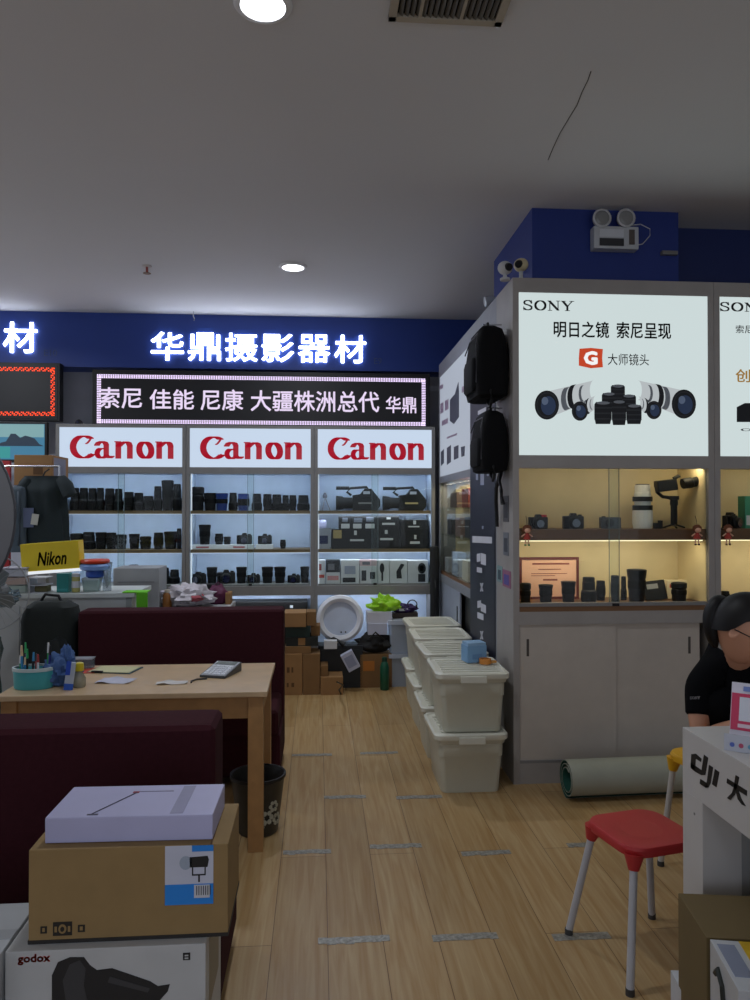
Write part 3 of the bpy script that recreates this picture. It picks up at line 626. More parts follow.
# goods in case 1
PG = 'camera lenses in the warm lit display case'
def S6(x, y): return (510+x/3.125, 460+y/3.125)
def slens(a, b_, top, zs, Y, label, kind, tint=0):
    px0, _ = S6(a, 0); px1, _ = S6(b_, 0); A = AY(px0, 500, Y); B = AY(px1, 500, Y)
    zt = AY((px0+px1)/2, S6(0, top)[1], Y).z
    return lens((A.x+B.x)/2, Y, zs, (B.x-A.x)*.98, zt-zs, label, PG, kind, tint)
YL = YS+.15; zb = 1.036; zm = 1.48
for i, (a, b_, tp, k) in enumerate(((30, 65, 385, 0), (90, 132, 390, 2), (160, 203, 380, 2), (222, 268, 367, 1), (268, 297, 378, 3), (313, 341, 362, 3), (345, 363, 365, 1), (367, 423, 343, 2), (503, 550, 383, 0))):
    slens(a, b_, tp, zb, YL if i != 4 and i != 6 else YL+.08, 'black lens, %s on the base shelf of the warm lit case' % ORD[i], k)
slens(385, 443, 78, zm, YL+.04, 'tall white telephoto lens with black bands on the upper shelf of the warm lit case', 1, 2)
camera_body(AY(538, 520, YL).x, YL, zm, .115, 'black camera with a red strap at the left of the warm lit upper shelf', 'cameras in the warm lit case', 0, True)
camera_body(AY(573, 520, YL).x, YL, zm, .125, 'black camera with a short lens, second on the warm lit upper shelf', 'cameras in the warm lit case')
t = thing('compact_camera', 'flat dark grey compact camera in the middle of the warm lit upper shelf', 'camera', (AY(610, 520, YL).x, YL, zm))
MB().box(-.063, .063, -.018, .018, 0, .07).build('body', mat((66, 68, 72), .4), t, bevel=.006); MB().lathe([(.024, 0), (.024, .012), (.02, .014)], 18, FRONT(-.01, -.018, .035)).build('lens_ring', BLACK, t, smooth=True); MB().box(-.05, -.03, -.006, .006, .07, .076).build('shutter_button', BLACK, t)
# gimbal
gx = AY(674, 520, YL).x
t = thing('camera_gimbal', 'black handheld gimbal stabiliser carrying a mirrorless camera in the warm lit case', 'gimbal', (gx, YL, zm))
for a in (.3, 2.3, 4.6): MB().cyl((0, 0, .03), (.07*math.cos(a), .05*math.sin(a), .006), .006).build('foot', BLACK, t)
MB().lathe([(.012, .02), (.018, .03), (.018, .15), (.022, .16), (.02, .19)], 16).build('grip', BLACKR, t, smooth=True)
MB().cyl((0, 0, .19), (0, 0, .215), .028).build('pan_motor', BLACK, t, smooth=True)
MB().tube([(0, 0, .2), (-.06, .01, .21), (-.09, .01, .24), (-.085, .01, .3)], .011).build('arm', BLACK, t, smooth=True)
MB().cyl((-.1, .01, .29), (-.055, .01, .29), .024).build('roll_motor', BLACK, t, smooth=True)
MB().box(-.06, .05, -.03, .03, .25, .325, Matrix.Rotation(R(-8), 4, 'Y')).build('camera_body', BLACK, t, bevel=.008)
MB().lathe([(.034, 0), (.036, .05), (.03, .055), (.036, .09)], 18, Matrix.Translation((.045, -.01, .295)) @ Matrix.Rotation(R(80), 4, 'Y')).build('camera_lens', LENSM, t, smooth=True)
MB().cyl((.0, 0, .33), (.03, 0, .35), .012).build('hot_shoe_mount', BLACK, t); t.scale = (1.12, 1, .93)
t = thing('flash_trigger', 'small black flash trigger beside the gimbal foot in the warm lit case', 'camera accessory', (AY(655, 525, YL).x, YL-.03, zm))
MB().box(-.02, .005, -.015, .015, 0, .035).build('body', BLACK, t, bevel=.003); MB().box(.008, .03, -.012, .012, 0, .05).build('battery', BLACKR, t, bevel=.003)
def doll(px, label, green):
    p = AY(px, 530, YS-.03); t = thing('hanging_doll_charm', label, 'ornament', (p.x, YS-.03, 1.47), 0, 'doll charms hanging on the display case')
    MB().blob((0, 0, .015), .028, .02, .024, .1, 5, 8, 3).build('hair', mat((110, 62, 36), .8), t, smooth=True)
    MB().blob((0, -.012, .006), .018, .014, .016, 0, 1, 8).build('head', mat((222, 170, 140), .6), t, smooth=True)
    MB().lathe([(.022, -.045), (.016, -.03), (.008, -.01)], 12).build('dress', mat((170, 60, 50), .8), t, smooth=True)
    for s in (-1, 1): MB().cyl((s*.008, 0, -.045), (s*.01, 0, -.075), .004).build('leg', mat((222, 170, 140), .6), t); MB().blob((s*.01, -.002, -.079), .007, .009, .006, 0, 1, 6).build('shoe', green, t)
    for s in (-1, 1): MB().cyl((s*.012, 0, -.015), (s*.032, 0, -.03), .004).build('arm', mat((222, 170, 140), .6), t)
    MB().tube([(0, 0, .03), (0, .005, .06), (0, .022, .09)], .0015).build('cord', BLACK, t)
doll(527, 'small brown haired doll charm hanging at the left of the warm lit case', mat((60, 130, 80), .7))
doll(697, 'small brown haired doll charm hanging at the right of the warm lit case', mat((60, 30, 24), .7))
doll(728, 'doll charm hanging on the case at the right edge', mat((90, 50, 40), .7))
A = AY(519.5, 602, YS+.3); B = AY(579, 557, YS+.3)
t = thing('framed_certificate', 'pink printed certificate in a dark red frame leaning at the back of the base shelf', 'certificate', ((A.x+B.x)/2-.0, YS+.3, zb))
wv = B.x-A.x; hv = B.z-zb
fr = MB(); e = .016
fr.box(-wv/2, wv/2, 0, .02, 0, e).box(-wv/2, wv/2, 0, .02, hv-e, hv).box(-wv/2, -wv/2+e, 0, .02, e, hv-e).box(wv/2-e, wv/2, 0, .02, e, hv-e).build('frame', mat((90, 30, 26), .5), t)
MB().box(-wv/2+e, wv/2-e, .006, .01, e, hv-e).build('sheet', mat((224, 176, 150), .7), t)
flat('printed_text', mat((130, 70, 60), .7), t, FRONT(0, .006, 0), [rect(-wv*.28, wv*.34, hv*.82, hv*.86), rect(-wv*.18, wv*.2, hv*.7, hv*.72), rect(-wv*.3, wv*.3, hv*.6, hv*.615), rect(-wv*.3, wv*.1, hv*.55, hv*.565), rect(-.1*wv, .14*wv, hv*.44, hv*.48)])
px = AY(656, 600, YS+.2)
t = thing('product_box', 'black box leaning open on the base shelf beside the tallest lens', 'box', (px.x, YS+.2, zb))
MB().box(-.07, .07, -.02, .02, 0, .12, Matrix.Rotation(R(-14), 4, 'X') @ Matrix.Rotation(R(-6), 4, 'Y')).build('carton', BLACK, t, bevel=.003)
MB().box(-.05, .02, -.023, -.02, .07, .1, Matrix.Rotation(R(-14), 4, 'X') @ Matrix.Rotation(R(-6), 4, 'Y')).build('printed_label', mat((150, 150, 150), .5), t)
A = AY(666, 602, YS+.28); B = AY(688, 580, YS+.28)
box_thing('product_box', 'cream product box with a red mark behind the rightmost lens on the base shelf', 'box', A.x, B.x, YS+.26, YS+.34, zb, B.z, mat((226, 214, 184), .6), art=[('red_mark', mat((190, 50, 40), .6), [rect(.1, .25, .6, .8)])])
camera_body(AY(730, 522, YL).x, YL, zm, .13, 'black camera with a long lens in the case at the right edge', 'cameras in the warm lit case', .6)
slens(658, 684, 410, zb, YL, 'short black lens on the base shelf of the case at the right edge', 3)
A = AY(745, 510, YL)
box_thing('product_box', 'green and white box on the upper shelf of the case at the right edge', 'box', A.x, A.x+.09, YL, YL+.08, zm, zm+.2, mat((60, 140, 110), .6), art=[('white_panel', WT, [rect(.1, .9, .1, .4)])])
# ============================================================ SIDE WALL (plane x = XS, facing left)
struct('wall_side', MB().box(XS, XS+.12, YS+DS+.002, 5.50, 0, TOPZ), mat((140, 142, 148), .6))
# side display case Y 5.5 .. 7.0
t = thing('display_cabinet', 'grey lit display case set along the side wall, with a gadget poster header', 'display cabinet', (0, 0, 0), 0, 'lit display cabinets on the right')
y0, y1 = 5.502, 6.98; x1 = XS+.16
MB().box(XS, x1, y0, y0+.035, 0, TOPZ).box(XS, x1, y1-.035, y1, 0, TOPZ).box(XS, x1, y0+.035, y1-.035, 2.83, TOPZ).box(XS, x1, y0+.035, y1-.035, 1.84, 1.9).box(XS, x1, y0+.035, y1-.035, .93, 1.0).box(XS, x1, y0+.035, y1-.035, 0, .1).build('frame', mat((132, 134, 140), .5), t)
MB().box(x1-.01, x1, y0+.035, y1-.035, .1, 1.84).build('back_panel', BEIGE, t)
hb = MB().box(XS+.004, XS+.05, y0+.035, y1-.035, 1.9, 2.83).build('header_light_box', mat((196, 206, 222), emit=.62), t)
for k, (za, zt) in enumerate(((1.0, 1.03), (1.36, 1.375), (1.6, 1.612))): MB().box(XS+.01, x1-.01, y0+.035, y1-.035, za, zt).build('shelf', mat((120, 84, 54), .5) if not k else glass(), t)
MB().box(XS+.006, XS+.010, y0+.035, y1-.035, 1.03, 1.84).build('glass_door', glass(), t)
d = MB().box(XS+.01, XS+.022, 6.0, y1-.035, .1, .93).build('sliding_door', mat((150, 156, 168), .5), t); MB().box(XS+.006, XS+.01, 6.1, 6.13, .65, .8).build('finger_pull', BLACKR, d)
MB().box(XS+.05, XS+.056, y0+.035, 6.0, .1, .93).build('recess_shade_sheet', BLACK, t)  # black sheet painted in for the shade of the open recess
lamp('shelf_light', 'AREA', (XS+.05, (y0+y1)/2, 1.825), 4, (1, .84, .58), .05, 1.3, (0, 0, 0), parent=t)
def SX(px, py): v = AX(px, py, XS); return v
def sflat(name, m, quads, par, xx=XS+.004, tt=.0015):
    b = MB()
    for q in quads:
        vs = [AX(x, y, xx) for x, y in q]
        n = len(vs); b.add([tuple(v) for v in vs]+[(v.x-tt, v.y, v.z) for v in vs], [tuple(range(n)), tuple(range(n, 2*n))[::-1]]+[(i, (i+1) % n, n+(i+1) % n, n+i) for i in range(n)])
    return b.build(name, m, par)
sflat('printed_camera', mat((50, 56, 74), .6), [[(450, 400), (455, 394), (457.5, 385), (458.5, 382), (459, 391), (459, 417), (454, 424), (450, 421)]], hb)
for q_ in [[(441, 452), (444, 449), (444, 463), (441, 466)], [(447, 448), (451, 445), (451, 462), (447, 465)], [(454, 447), (458.5, 445), (458.5, 458), (454, 460)], [(461, 447), (465, 446), (464.5, 456), (461.5, 457)]]: sflat('printed_lens', mat((50, 56, 74), .6), [q_], hb)
sflat('printed_text', mat((150, 130, 150), .6), [[(440.5, 404), (443.5, 402), (443.5, 412), (440.5, 414)], [(445, 401), (448.5, 399), (448.5, 409), (445, 411)], [(447, 437), (457, 433), (457, 435), (447, 439)], [(439.5, 386), (443, 384), (443, 388), (439.5, 390)], [(442, 421), (448, 418), (448, 423), (442, 426)], [(462, 387), (465, 385), (465, 391), (462, 393)]], hb)
for (yy, za, w, h, m, lb) in ((6.75, 1.03, .2, .13, WT, 'white box at the back end'), (6.35, 1.03, .26, .2, mat((200, 210, 225), .5), 'pale blue box in the middle'), (5.9, 1.03, .24, .16, mat((215, 200, 170), .5), 'cream box at the near end'), (6.6, 1.375, .2, .14, mat((70, 66, 70), .5), 'dark grey box'), (6.2, 1.375, .22, .15, mat((150, 120, 110), .5), 'tan box'), (5.8, 1.375, .2, .16, mat((60, 60, 66), .5), 'black box'), (6.4, 1.612, .3, .13, mat((110, 90, 84), .5), 'brown box'), (5.9, 1.612, .26, .15, mat((150, 70, 60), .5), 'red box')):
    box_thing('product_box', lb+' on the %s of the side wall display case' % {1.03: 'base', 1.375: 'middle shelf', 1.612: 'top shelf'}[za], 'box', XS+.03, XS+.11, yy-w/2, yy+w/2, za+.0005, za+h, m, 'product boxes in the side wall case', body='carton')
# black banner
t = thing('wall_banner', 'tall navy black poster with white print on the side wall, below the hanging backpacks', 'poster', (0, 0, 0))
bp = sflat('sheet', mat((24, 27, 46), .5), [[(470.8, 398), (495.5, 368), (495.5, 668), (470.8, 645)]], t, XS-.002, .004)
def bq(x0, y0, x1, y1, s=.3): return [(x0, y0), (x1, y0-(x1-x0)*s), (x1, y1-(x1-x0)*s), (x0, y1)]
sflat('white_print', mat((205, 205, 212), .6), [bq(472.5, 536, 492, 542.5, -.05), bq(477, 554, 480.5, 562, .2), bq(481, 553, 486, 564, -.3), bq(477, 567, 482, 572, -.2), bq(477.5, 601, 481, 608, .2), bq(481, 603, 486, 611, -.5), bq(477.5, 612, 483.5, 618, -.4), bq(475, 425, 484, 432, .5), bq(478, 411, 486, 415, .5)], t, XS-.0062, .001)
for cy_ in (587, 635): sflat('white_cross', mat((205, 205, 212), .6), [[(480, cy_-4), (481.3, cy_-4), (483.4, cy_+4.4), (482.1, cy_+4.4)], [(482.1, cy_-4), (483.4, cy_-4), (481.3, cy_+4.4), (480, cy_+4.4)]], t, XS-.0062, .001)
sflat('printed_spark', mat((150, 155, 175), .6), [bq(480.5, 472, 484, 485, 0), bq(476, 474, 478, 480, 0), bq(487, 470, 489, 476, 0), bq(482, 526, 483.5, 529, 0)], t, XS-.0062, .001)
# backpacks
def backpack(cy_, z0, w, h, d, label, ang=0, strap=True):
    t = thing('backpack', label, 'backpack', (XS-.012-d/2, cy_, z0), ang, 'black backpacks hanging on the side wall')
    rings = []
    for k, (s, zz) in enumerate(((.7, 0), (.93, .03), (1, .12), (1, .6), (.96, .8), (.8, .94), (.5, 1))):
        rings.append([Vector((x*(s if s < 1 else 1)*(.9 if zz > .7 else 1), y*s, zz*h)) for x, y in rrect(d, w, .05, 5)])
    MB().loft(rings).build('main_compartment', mat((9, 9, 11), .9, bump=.3, scale=30, spec=.2), t, smooth=True)
    rings = [[Vector((x*s-d*.42, y*s, h*(.1+.45*q))) for x, y in rrect(d*.4, w*.72, .03, 4)] for s, q in ((.8, 0), (1, .1), (1, .85), (.85, 1))]
    MB().loft(rings).build('front_pocket', mat((12, 12, 15), .85, spec=.2), t, smooth=True)
    MB().tube([(0, -w*.12, h*.95), (0, -w*.1, h*1.06), (0, w*.1, h*1.06), (0, w*.12, h*.95)], .009).build('grab_handle', BLACK, t, smooth=True)
    MB().tube([(-d*.1, -w*.47, h*.1), (-d*.12, -w*.6, h*-.05), (-d*.1, -w*.45, -h*.14), (-d*.05, -w*.2, -h*.06), (0, -w*.15, h*.02)], .009).build('shoulder_strap', BLACK, t, smooth=True)
    MB().tube([(-d*.51, -w*.4, h*.2), (-d*.52, -w*.42, h*.7), (-d*.4, -w*.3, h*.88), (-d*.4, w*.3, h*.88), (-d*.52, w*.42, h*.7)], .004).build('zip', mat((50, 50, 54), .4), t)
    MB().cyl((d/2, 0, h*1.07), (-d*.1, 0, h*1.07), .005).build('hook', CHROME, t)
    return t
backpack(4.52, 2.26, .40, .44, .19, 'large black backpack hanging highest on the side wall beside the lens poster')
t = backpack(4.51, 1.82, .36, .37, .16, 'slimmer black backpack with a grey edge hanging under the other backpack')
SB = Vector((XS-.024, 4.50, 1.83))-t.location
MB().tube([(0, 0, 0), (-.02, .03, -.1), (-.01, .08, -.18), (0, .1, -.3), (0, .1, -.34)], .012).build('dangling_strap', BLACK, t, loc=SB, smooth=True)
MB().tube([(0, -.03, .0), (-.02, -.05, -.06), (-.02, -.1, -.12), (-.01, -.12, -.2), (-.01, -.07, -.2), (-.01, -.04, -.1)], .009).build('strap_loop', BLACK, t, loc=SB, smooth=True)
# ------------------------------------------------------------ on top of the case: cameras, emergency light
def dome_cam(px, py, X, label, m, rz):
    p = AY(px, py, X); t = thing('security_camera', label, 'camera', (p.x, X, TOPZ), rz, 'security cameras on top of the display case')
    MB().lathe([(.03, 0), (.03, .012), (.012, .02), (.012, max(.03, p.z-TOPZ-.02))], 14).build('base', mat((190, 190, 188), .5), t, smooth=True)
    z = max(.05, p.z-TOPZ)
    MB().blob((0, 0, z), .045, .04, .04, 0, 1, 12).build('housing', m, t, smooth=True)
    MB().cyl((0, -.03, z), (0, -.05, z-.01), .022).build('lens', BLACK, t)
dome_cam(505, 268, 4.36, 'small white security camera with a dark lens at the case top corner', mat((200, 200, 198), .5), .3)
dome_cam(521, 265, 4.42, 'small cream security camera beside the one at the case corner', mat((205, 190, 150), .5), -.6)
p = AX(489, 296, XS+.03); t = thing('spotlight', 'small silver clip lamp on the top edge of the side wall', 'lamp', (XS+.06, 4.95, TOPZ))
MB().cyl((0, 0, 0), (0, 0, .05), .01).build('clip', CHROME, t); MB().lathe([(.02, 0), (.035, .04), (.035, .08)], 14, Matrix.Translation((0, 0, .05)) @ Matrix.Rotation(-R(100), 4, 'Y')).build('shade', mat((180, 185, 190), .4), t, smooth=True)
# emergency light on the column
A = AY(590, 252, 4.5); B = AY(634, 231, 4.5)
t = thing('emergency_light', 'white twin-head emergency light with cable on the blue column', 'emergency light', (A.x, 4.5, A.z))
W = B.x-A.x; Hh = B.z-A.z
MB().box(0, W, -.07, 0, 0, Hh).build('housing', mat((190, 192, 194), .5), t, bevel=.008)
MB().box(W*.12, W*.66, -.074, -.07, Hh*.12, Hh*.45).build('display_window', mat((50, 50, 54), .3), t)
MB().box(W*.12, W*.66, -.074, -.07, Hh*.52, Hh*.85).build('label_plate', mat((210, 212, 216), .3), t)
MB().box(W*.78, W*.9, -.076, -.07, Hh*.2, Hh*.85).build('switch_panel', mat((90, 80, 74), .4), t)
for px in (601, 625):
    c = AY(px, 219, 4.44)
    l = MB().lathe([(.02, .0), (.05, .02), (.058, .05), (.05, .056), (.046, .05)], 22, FRONT(c.x-A.x, -.03, c.z-A.z)).build('lamp_head', mat((200, 200, 200), .45), t, smooth=True)
    MB().lathe([(.045, .05), (.03, .057), (0, .06)], 20, FRONT(c.x-A.x, -.03, c.z-A.z)).build('lamp_lens', mat((140, 140, 138), .15), l)
    MB().cyl((c.x-A.x, -.04, Hh), (c.x-A.x, -.04, c.z-A.z-.03), .008).build('stalk', WHITE, t)
MB().tube([(W, -.02, Hh*.3), (W+.05, -.01, Hh*.4), (W+.1, -.005, Hh*.8), (W+.1, -.005, Hh*1.1), (W+.04, -.005, Hh*1.3), (W-.02, -.02, Hh*1.2)], .003).build('cable', WHITE, t)
p = AY(668, 254, 4.5); tag(MB().box(-.05, .05, -.03, 0, -.012, .012).build('wall_bracket', mat((120, 118, 114), .4), loc=(p.x, 4.5, p.z), bevel=.003), 'small grey metal bracket on the right edge of the blue column', 'bracket')
# ============================================================ STORAGE TUBS
TUB = mat((198, 196, 178), .4, var=.03); LID = mat((214, 212, 196), .38, var=.03)
def tub_proto(label, loc, tint):
    t = thing('storage_tub', label, 'storage box', loc, 0, 'cream lidded storage tubs stacked by the side wall')
    w, d, h = .39, .45, .318
    rings = []
    for sw, sd, z in ((.84, .88, 0), (.85, .89, .01), (.92, .94, .20), (.945, .955, .204), (.955, .965, .275), (1.0, .99, .28), (1.03, 1.02, h)):
        rings.append([Vector((x, y, z)) for x, y in rrect(w*sw, d*sd, .035, 4)])
    MB().loft(rings).build('tub', TUB, t, smooth=True)
    rings = [[Vector((x, y, z)) for x, y in rrect(w*s, d*s2, .045, 4)] for s, s2, z in ((1.06, 1.04, h-.018), (1.085, 1.06, h-.012), (1.085, 1.06, h+.012), (1.04, 1.03, h+.02), (1.0, .99, h+.021), (.97, .96, h+.012))]
    lid = MB().loft(rings).build('lid', LID, t, smooth=True)
    rb = MB()
    for i in range(6): rb.box(-w*.42, w*.42, -d*.38+i*d*.14, -d*.38+i*d*.14+.022, h+.012, h+.018)
    rb.build('lid_ribs', LID, lid, bevel=.002)
    for s in (-1, 1): MB().box(-.075, .075, s*(d*.53)-.012, s*(d*.53)+.012, h-.035, h+.004).build('clip_handle', LID, t, bevel=.005)
    return t
TX = .86; TH = .339
tp = None
for i, (x, y) in enumerate(((.872, 4.40), (.882, 4.98), (.90, 5.56), (.925, 6.14))):
    for k in (0, 1):
        lb = 'cream lidded storage tub, %s of the %s stack' % (('bottom', 'top')[k], ('nearest', 'second nearest', 'third nearest', 'farthest')[i])
        loc = (x+(.006 if k else -.01), y+(.01 if k else 0), k*TH)
        tp = tub_proto(lb, loc, 0) if tp is None else dup(tp, loc, (.02 if k else -.015)*(i % 2*2-1), lb)
for k in (0, 1):
    t = thing('clear_storage_box', 'clear plastic storage box with lid, %s of two beside the tubs' % ('lower', 'upper')[k], 'storage box', (.74-.0, 6.82, k*.30), 0, 'clear plastic storage boxes')
    CL = mat((190, 200, 215), .25, trans=.35)
    rings = [[Vector((x, y, z)) for x, y in rrect(.2*s, .2*s, .02, 4)] for s, z in ((.86, 0), (.93, .2), (1, .26))]
    MB().loft(rings).build('box', CL, t, smooth=True)
    MB().rbox(.22, .22, .035, .025, .26, 1).build('lid', mat((200, 208, 222), .3, trans=.2), t, smooth=True)
    MB().blob((.0, -.02, .06), .05, .05, .05, .2, 4, 8, k).build('contents', mat((150, 160, 185), .6), t)
t = thing('tissue_box', 'pale blue cardboard cube on the lid of the nearest storage tub stack', 'box', (AZ(471, 658, .68).x, 4.5, .679), .2)
MB().box(-.062, .062, -.05, .05, 0, .1).build('carton', mat((120, 160, 195), .7), t, bevel=.002)
MB().box(-.058, .058, -.046, .046, .1, .118, Matrix.Rotation(.02, 4, 'X')).build('top_flap', mat((140, 175, 205), .7), t, bevel=.002)
MB().box(-.03, .03, -.0515, -.05, .02, .05).build('printed_panel', mat((100, 140, 180), .7), t)
t = thing('cable_tie_pack', 'small orange plastic roll lying beside the blue cube on the tub lid', 'tape roll', (AZ(486, 664, .68).x, 4.42, .679), .3)
MB().lathe([(.02, 0), (.036, 0), (.036, .03), (.02, .03), (.02, 0)], 18, cap=False).build('roll', mat((205, 130, 50), .5), t, smooth=True); MB().box(.01, .07, -.014, .014, 0, .014).build('loose_end', mat((215, 150, 70), .5), t, bevel=.002)
# ============================================================ CLUTTER AT THE END OF THE AISLE
def cbox(px0, px1, py0, py1, Y, d, m, label, z0=None, art=None, rz=0, name='cardboard_box', group='cardboard boxes stacked behind the sofa'):
    A = AY(px0, py1, Y); B = AY(px1, py0, Y); z = max(0, A.z) if z0 is None else z0
    t = box_thing(name, label, 'box', A.x, B.x, Y, Y+d, z, B.z, m, group, rz, art=art)
    return t, B.z
dpr = mat((96, 66, 36), .8)
_, z = cbox(284, 302.5, 654, 692, 6.5, .3, CARD, 'tall brown carton with faint print, left of the pair on the floor', 0, [('printed_marks', dpr, [rect(.15, .3, .55, .68), rect(.4, .5, .55, .68), rect(.15, .25, .2, .3), rect(.4, .55, .2, .3)])])
_, z2 = cbox(303, 320, 654, 692, 6.5, .3, CARD2, 'tall brown carton, right of the pair on the floor', 0)
_, zz1 = cbox(320.5, 343, 677, 692, 6.48, .25, CARD, 'low brown carton at the right foot of the box pile', 0)
cbox(320.5, 328, 666, 677, 6.52, .2, CARD2, 'narrow brown carton standing on the low carton', zz1)
_, z3_ = cbox(285, 311, 646.5, 654, 6.52, .28, CARD2, 'flat brown carton lying across the tall cartons', z)
_, z4 = cbox(286, 318, 637, 646, 6.54, .25, mat((22, 28, 26), .6), 'black box with a tan label in the box pile', z3_, [('tan_label', CARD, [rect(.38, .6, .1, .9)])])
_, z5 = cbox(286, 310, 626, 637, 6.55, .24, mat((20, 44, 40), .6), 'dark green box in the box pile', z4)
_, z6 = cbox(284, 306, 613, 626, 6.5, .26, CARD, 'small brown carton on top of the pile at its left', z5)
cbox(311, 320, 626, 637, 6.6, .2, CARD2, 'small brown carton beside the dark green box', z4)
cbox(306.5, 316, 612, 626, 6.56, .2, CARD2, 'small darker brown carton on top of the pile at its right', z5)
# white ring frame, not a clock
c = AY(340, 618.5, 6.86); t = thing('round_ring_frame', 'large round white ring frame with pale centre leaning against the back cabinets', 'round frame', (c.x, 6.86, c.z))
for nm, pr, mm in (('rim', [(.15, 0), (.155, .04), (.185, .055), (.21, .04), (.215, 0)], mat((222, 224, 232), .45)), ('disc', [(.152, .012), (.1, .014), (0, .014)], mat((196, 206, 226), .5))):
    MB().lathe(pr, 40, Matrix.Rotation(R(-4), 4, 'X') @ Matrix.Rotation(PI/2, 4, 'X')).build(nm, mm, t, smooth=True)
for dx in (.01, .05): MB().cyl((dx, -.01, -.12), (dx, -.028, -.12), .007).build('screw', BLACK, t)
t0 = thing('low_cabinet', 'low dark box shelf under the white ring frame', 'shelf', (c.x, 6.84, 0))
MB().box(-.2, .2, -.12, .1, 0, c.z-.225).build('carcass', mat((30, 34, 38), .6), t0, bevel=.004); MB().box(-.17, .17, -.124, -.12, .05, c.z-.26).build('door', mat((24, 28, 30), .5), t0)
cz = c.z-.225
t = thing('desk_lamp', 'small black clip lamp lying beneath the white ring frame', 'lamp', (c.x-.06, 6.73, cz))
MB().tube([(-.06, 0, .01), (-.05, 0, .05), (0, -.01, .07), (.05, -.01, .04)], .014).build('arm', BLACK, t, smooth=True); MB().lathe([(.01, 0), (.03, .05)], 12, Matrix.Translation((.05, -.01, .04)) @ Matrix.Rotation(2.2, 4, 'Y')).build('shade', BLACK, t, smooth=True)
# papers / white boxes beside
cbox(324, 337, 641, 646, 6.62, .1, WT, 'flat white box lying below the round ring frame', cz*.98+.0, group='white boxes in the clutter')
A = AY(346, 668, 6.58)
t = thing('tilted_white_box', 'white carton leaning at a tilt beside the dark shelf in the clutter', 'box', (AY(354, 660, 6.58).x, 6.58, .2), 0)
MB().box(-.05, .06, -.04, .04, 0, .16, Matrix.Rotation(R(-28), 4, 'Y')).build('carton', mat((178, 180, 200), .6), t, bevel=.003); MB().box(-.035, .045, -.0415, -.04, .03, .13, Matrix.Rotation(R(-28), 4, 'Y')).build('printed_panel', mat((140, 145, 170), .6), t)
# carton with orange things + stuff
_, zc = cbox(360, 392, 654, 673, 6.72, .22, CARD2, 'open brown carton under the heap of bags beside the green bottle', .0, [('orange_print', mat((180, 110, 40), .7), [rect(.1, .45, .5, .8)])], group='cardboard boxes in the clutter')
t = thing('black_bag', 'slumped black bag on the open brown carton', 'bag', (AY(375, 650, 6.75).x, 6.8, zc), 0); MB().blob((0, 0, .09), .15, .09, .09, .25, 5, 14, 4).build('bag_body', BLACKR, t, smooth=True); MB().tube([(-.05, -.08, .14), (0, -.1, .2), (.08, -.09, .13)], .008).build('handle', BLACK, t)
z7 = zc+.17
_, z8 = cbox(368, 387, 623.5, 642, 6.74, .18, mat((186, 188, 205), .6), 'white box, lower of two in the heap under the green bag', z7, group='white boxes in the clutter')
_, z9 = cbox(367, 392, 612, 623.5, 6.76, .18, mat((196, 196, 205), .6), 'white box, upper of two in the heap under the green bag', z8, group='white boxes in the clutter')
t = thing('plastic_bag', 'bright lime green plastic bag on the white boxes at the end of the aisle', 'bag', (AY(384, 606, 6.8).x, 6.84, z9)); MB().blob((0, 0, .06), .12, .07, .075, .35, 6, 14, 9).build('bag_body', mat((150, 210, 20), .35), t, smooth=True); MB().blob((.08, 0, .05), .07, .05, .05, .4, 6, 12, 2).build('bag_knot', mat((160, 215, 30), .35), t, smooth=True)
A = AY(404, 620, 6.86)
_, z10 = cbox(393, 418, 613, 660, 6.86, .12, mat((60, 50, 46), .7), 'dark brown carton behind the clear storage boxes', 0, group='cardboard boxes in the clutter')
t = thing('purple_pouch', 'dark purple crumpled pouch on the dark brown carton', 'bag', (AY(405, 609, 6.85).x, 6.92, z10)); MB().blob((0, 0, .035), .11, .05, .045, .3, 6, 12, 7).build('pouch_body', mat((60, 40, 90), .6), t, smooth=True); MB().box(-.05, .03, -.052, -.04, .02, .04).build('label_patch', WT, t)
t = thing('headphones', 'dark wire headband loop standing on the purple pouch', 'headphones', (AY(413, 603, 6.85).x, 6.9, z10+.07)); MB().tube([(.045*math.cos(a_*.3), 0, .045*math.sin(a_*.3)) for a_ in range(11)], .005).build('headband', BLACK, t, smooth=True)
for s in (-1, 1): MB().cyl((s*.045, 0, -.015), (s*.033, 0, -.015), .016).build('ear_pad', BLACKR, t)
p = AZ(383.5, 687, 0); t = thing('water_bottle', 'tall dark green metal bottle standing on the floor by the clutter', 'bottle', (p.x-.0, p.y-.10, 0))
MB().lathe([(.036, 0), (.04, .01), (.04, .2), (.03, .235), (.022, .25)], 20).build('bottle_body', mat((20, 84, 60), .35), t, smooth=True); MB().lathe([(.024, .25), (.024, .285), (.015, .29)], 16).build('cap', mat((16, 60, 44), .4), t, smooth=True)
cb = MB().tube([AZ(341, 694-0, .01), AZ(339, 690, .06), AZ(343, 685, .2), AZ(337, 682, .3)], .006).build('black_cable', BLACK); tag(cb, 'loose black cable hanging at the edge of the low carton', 'cable')
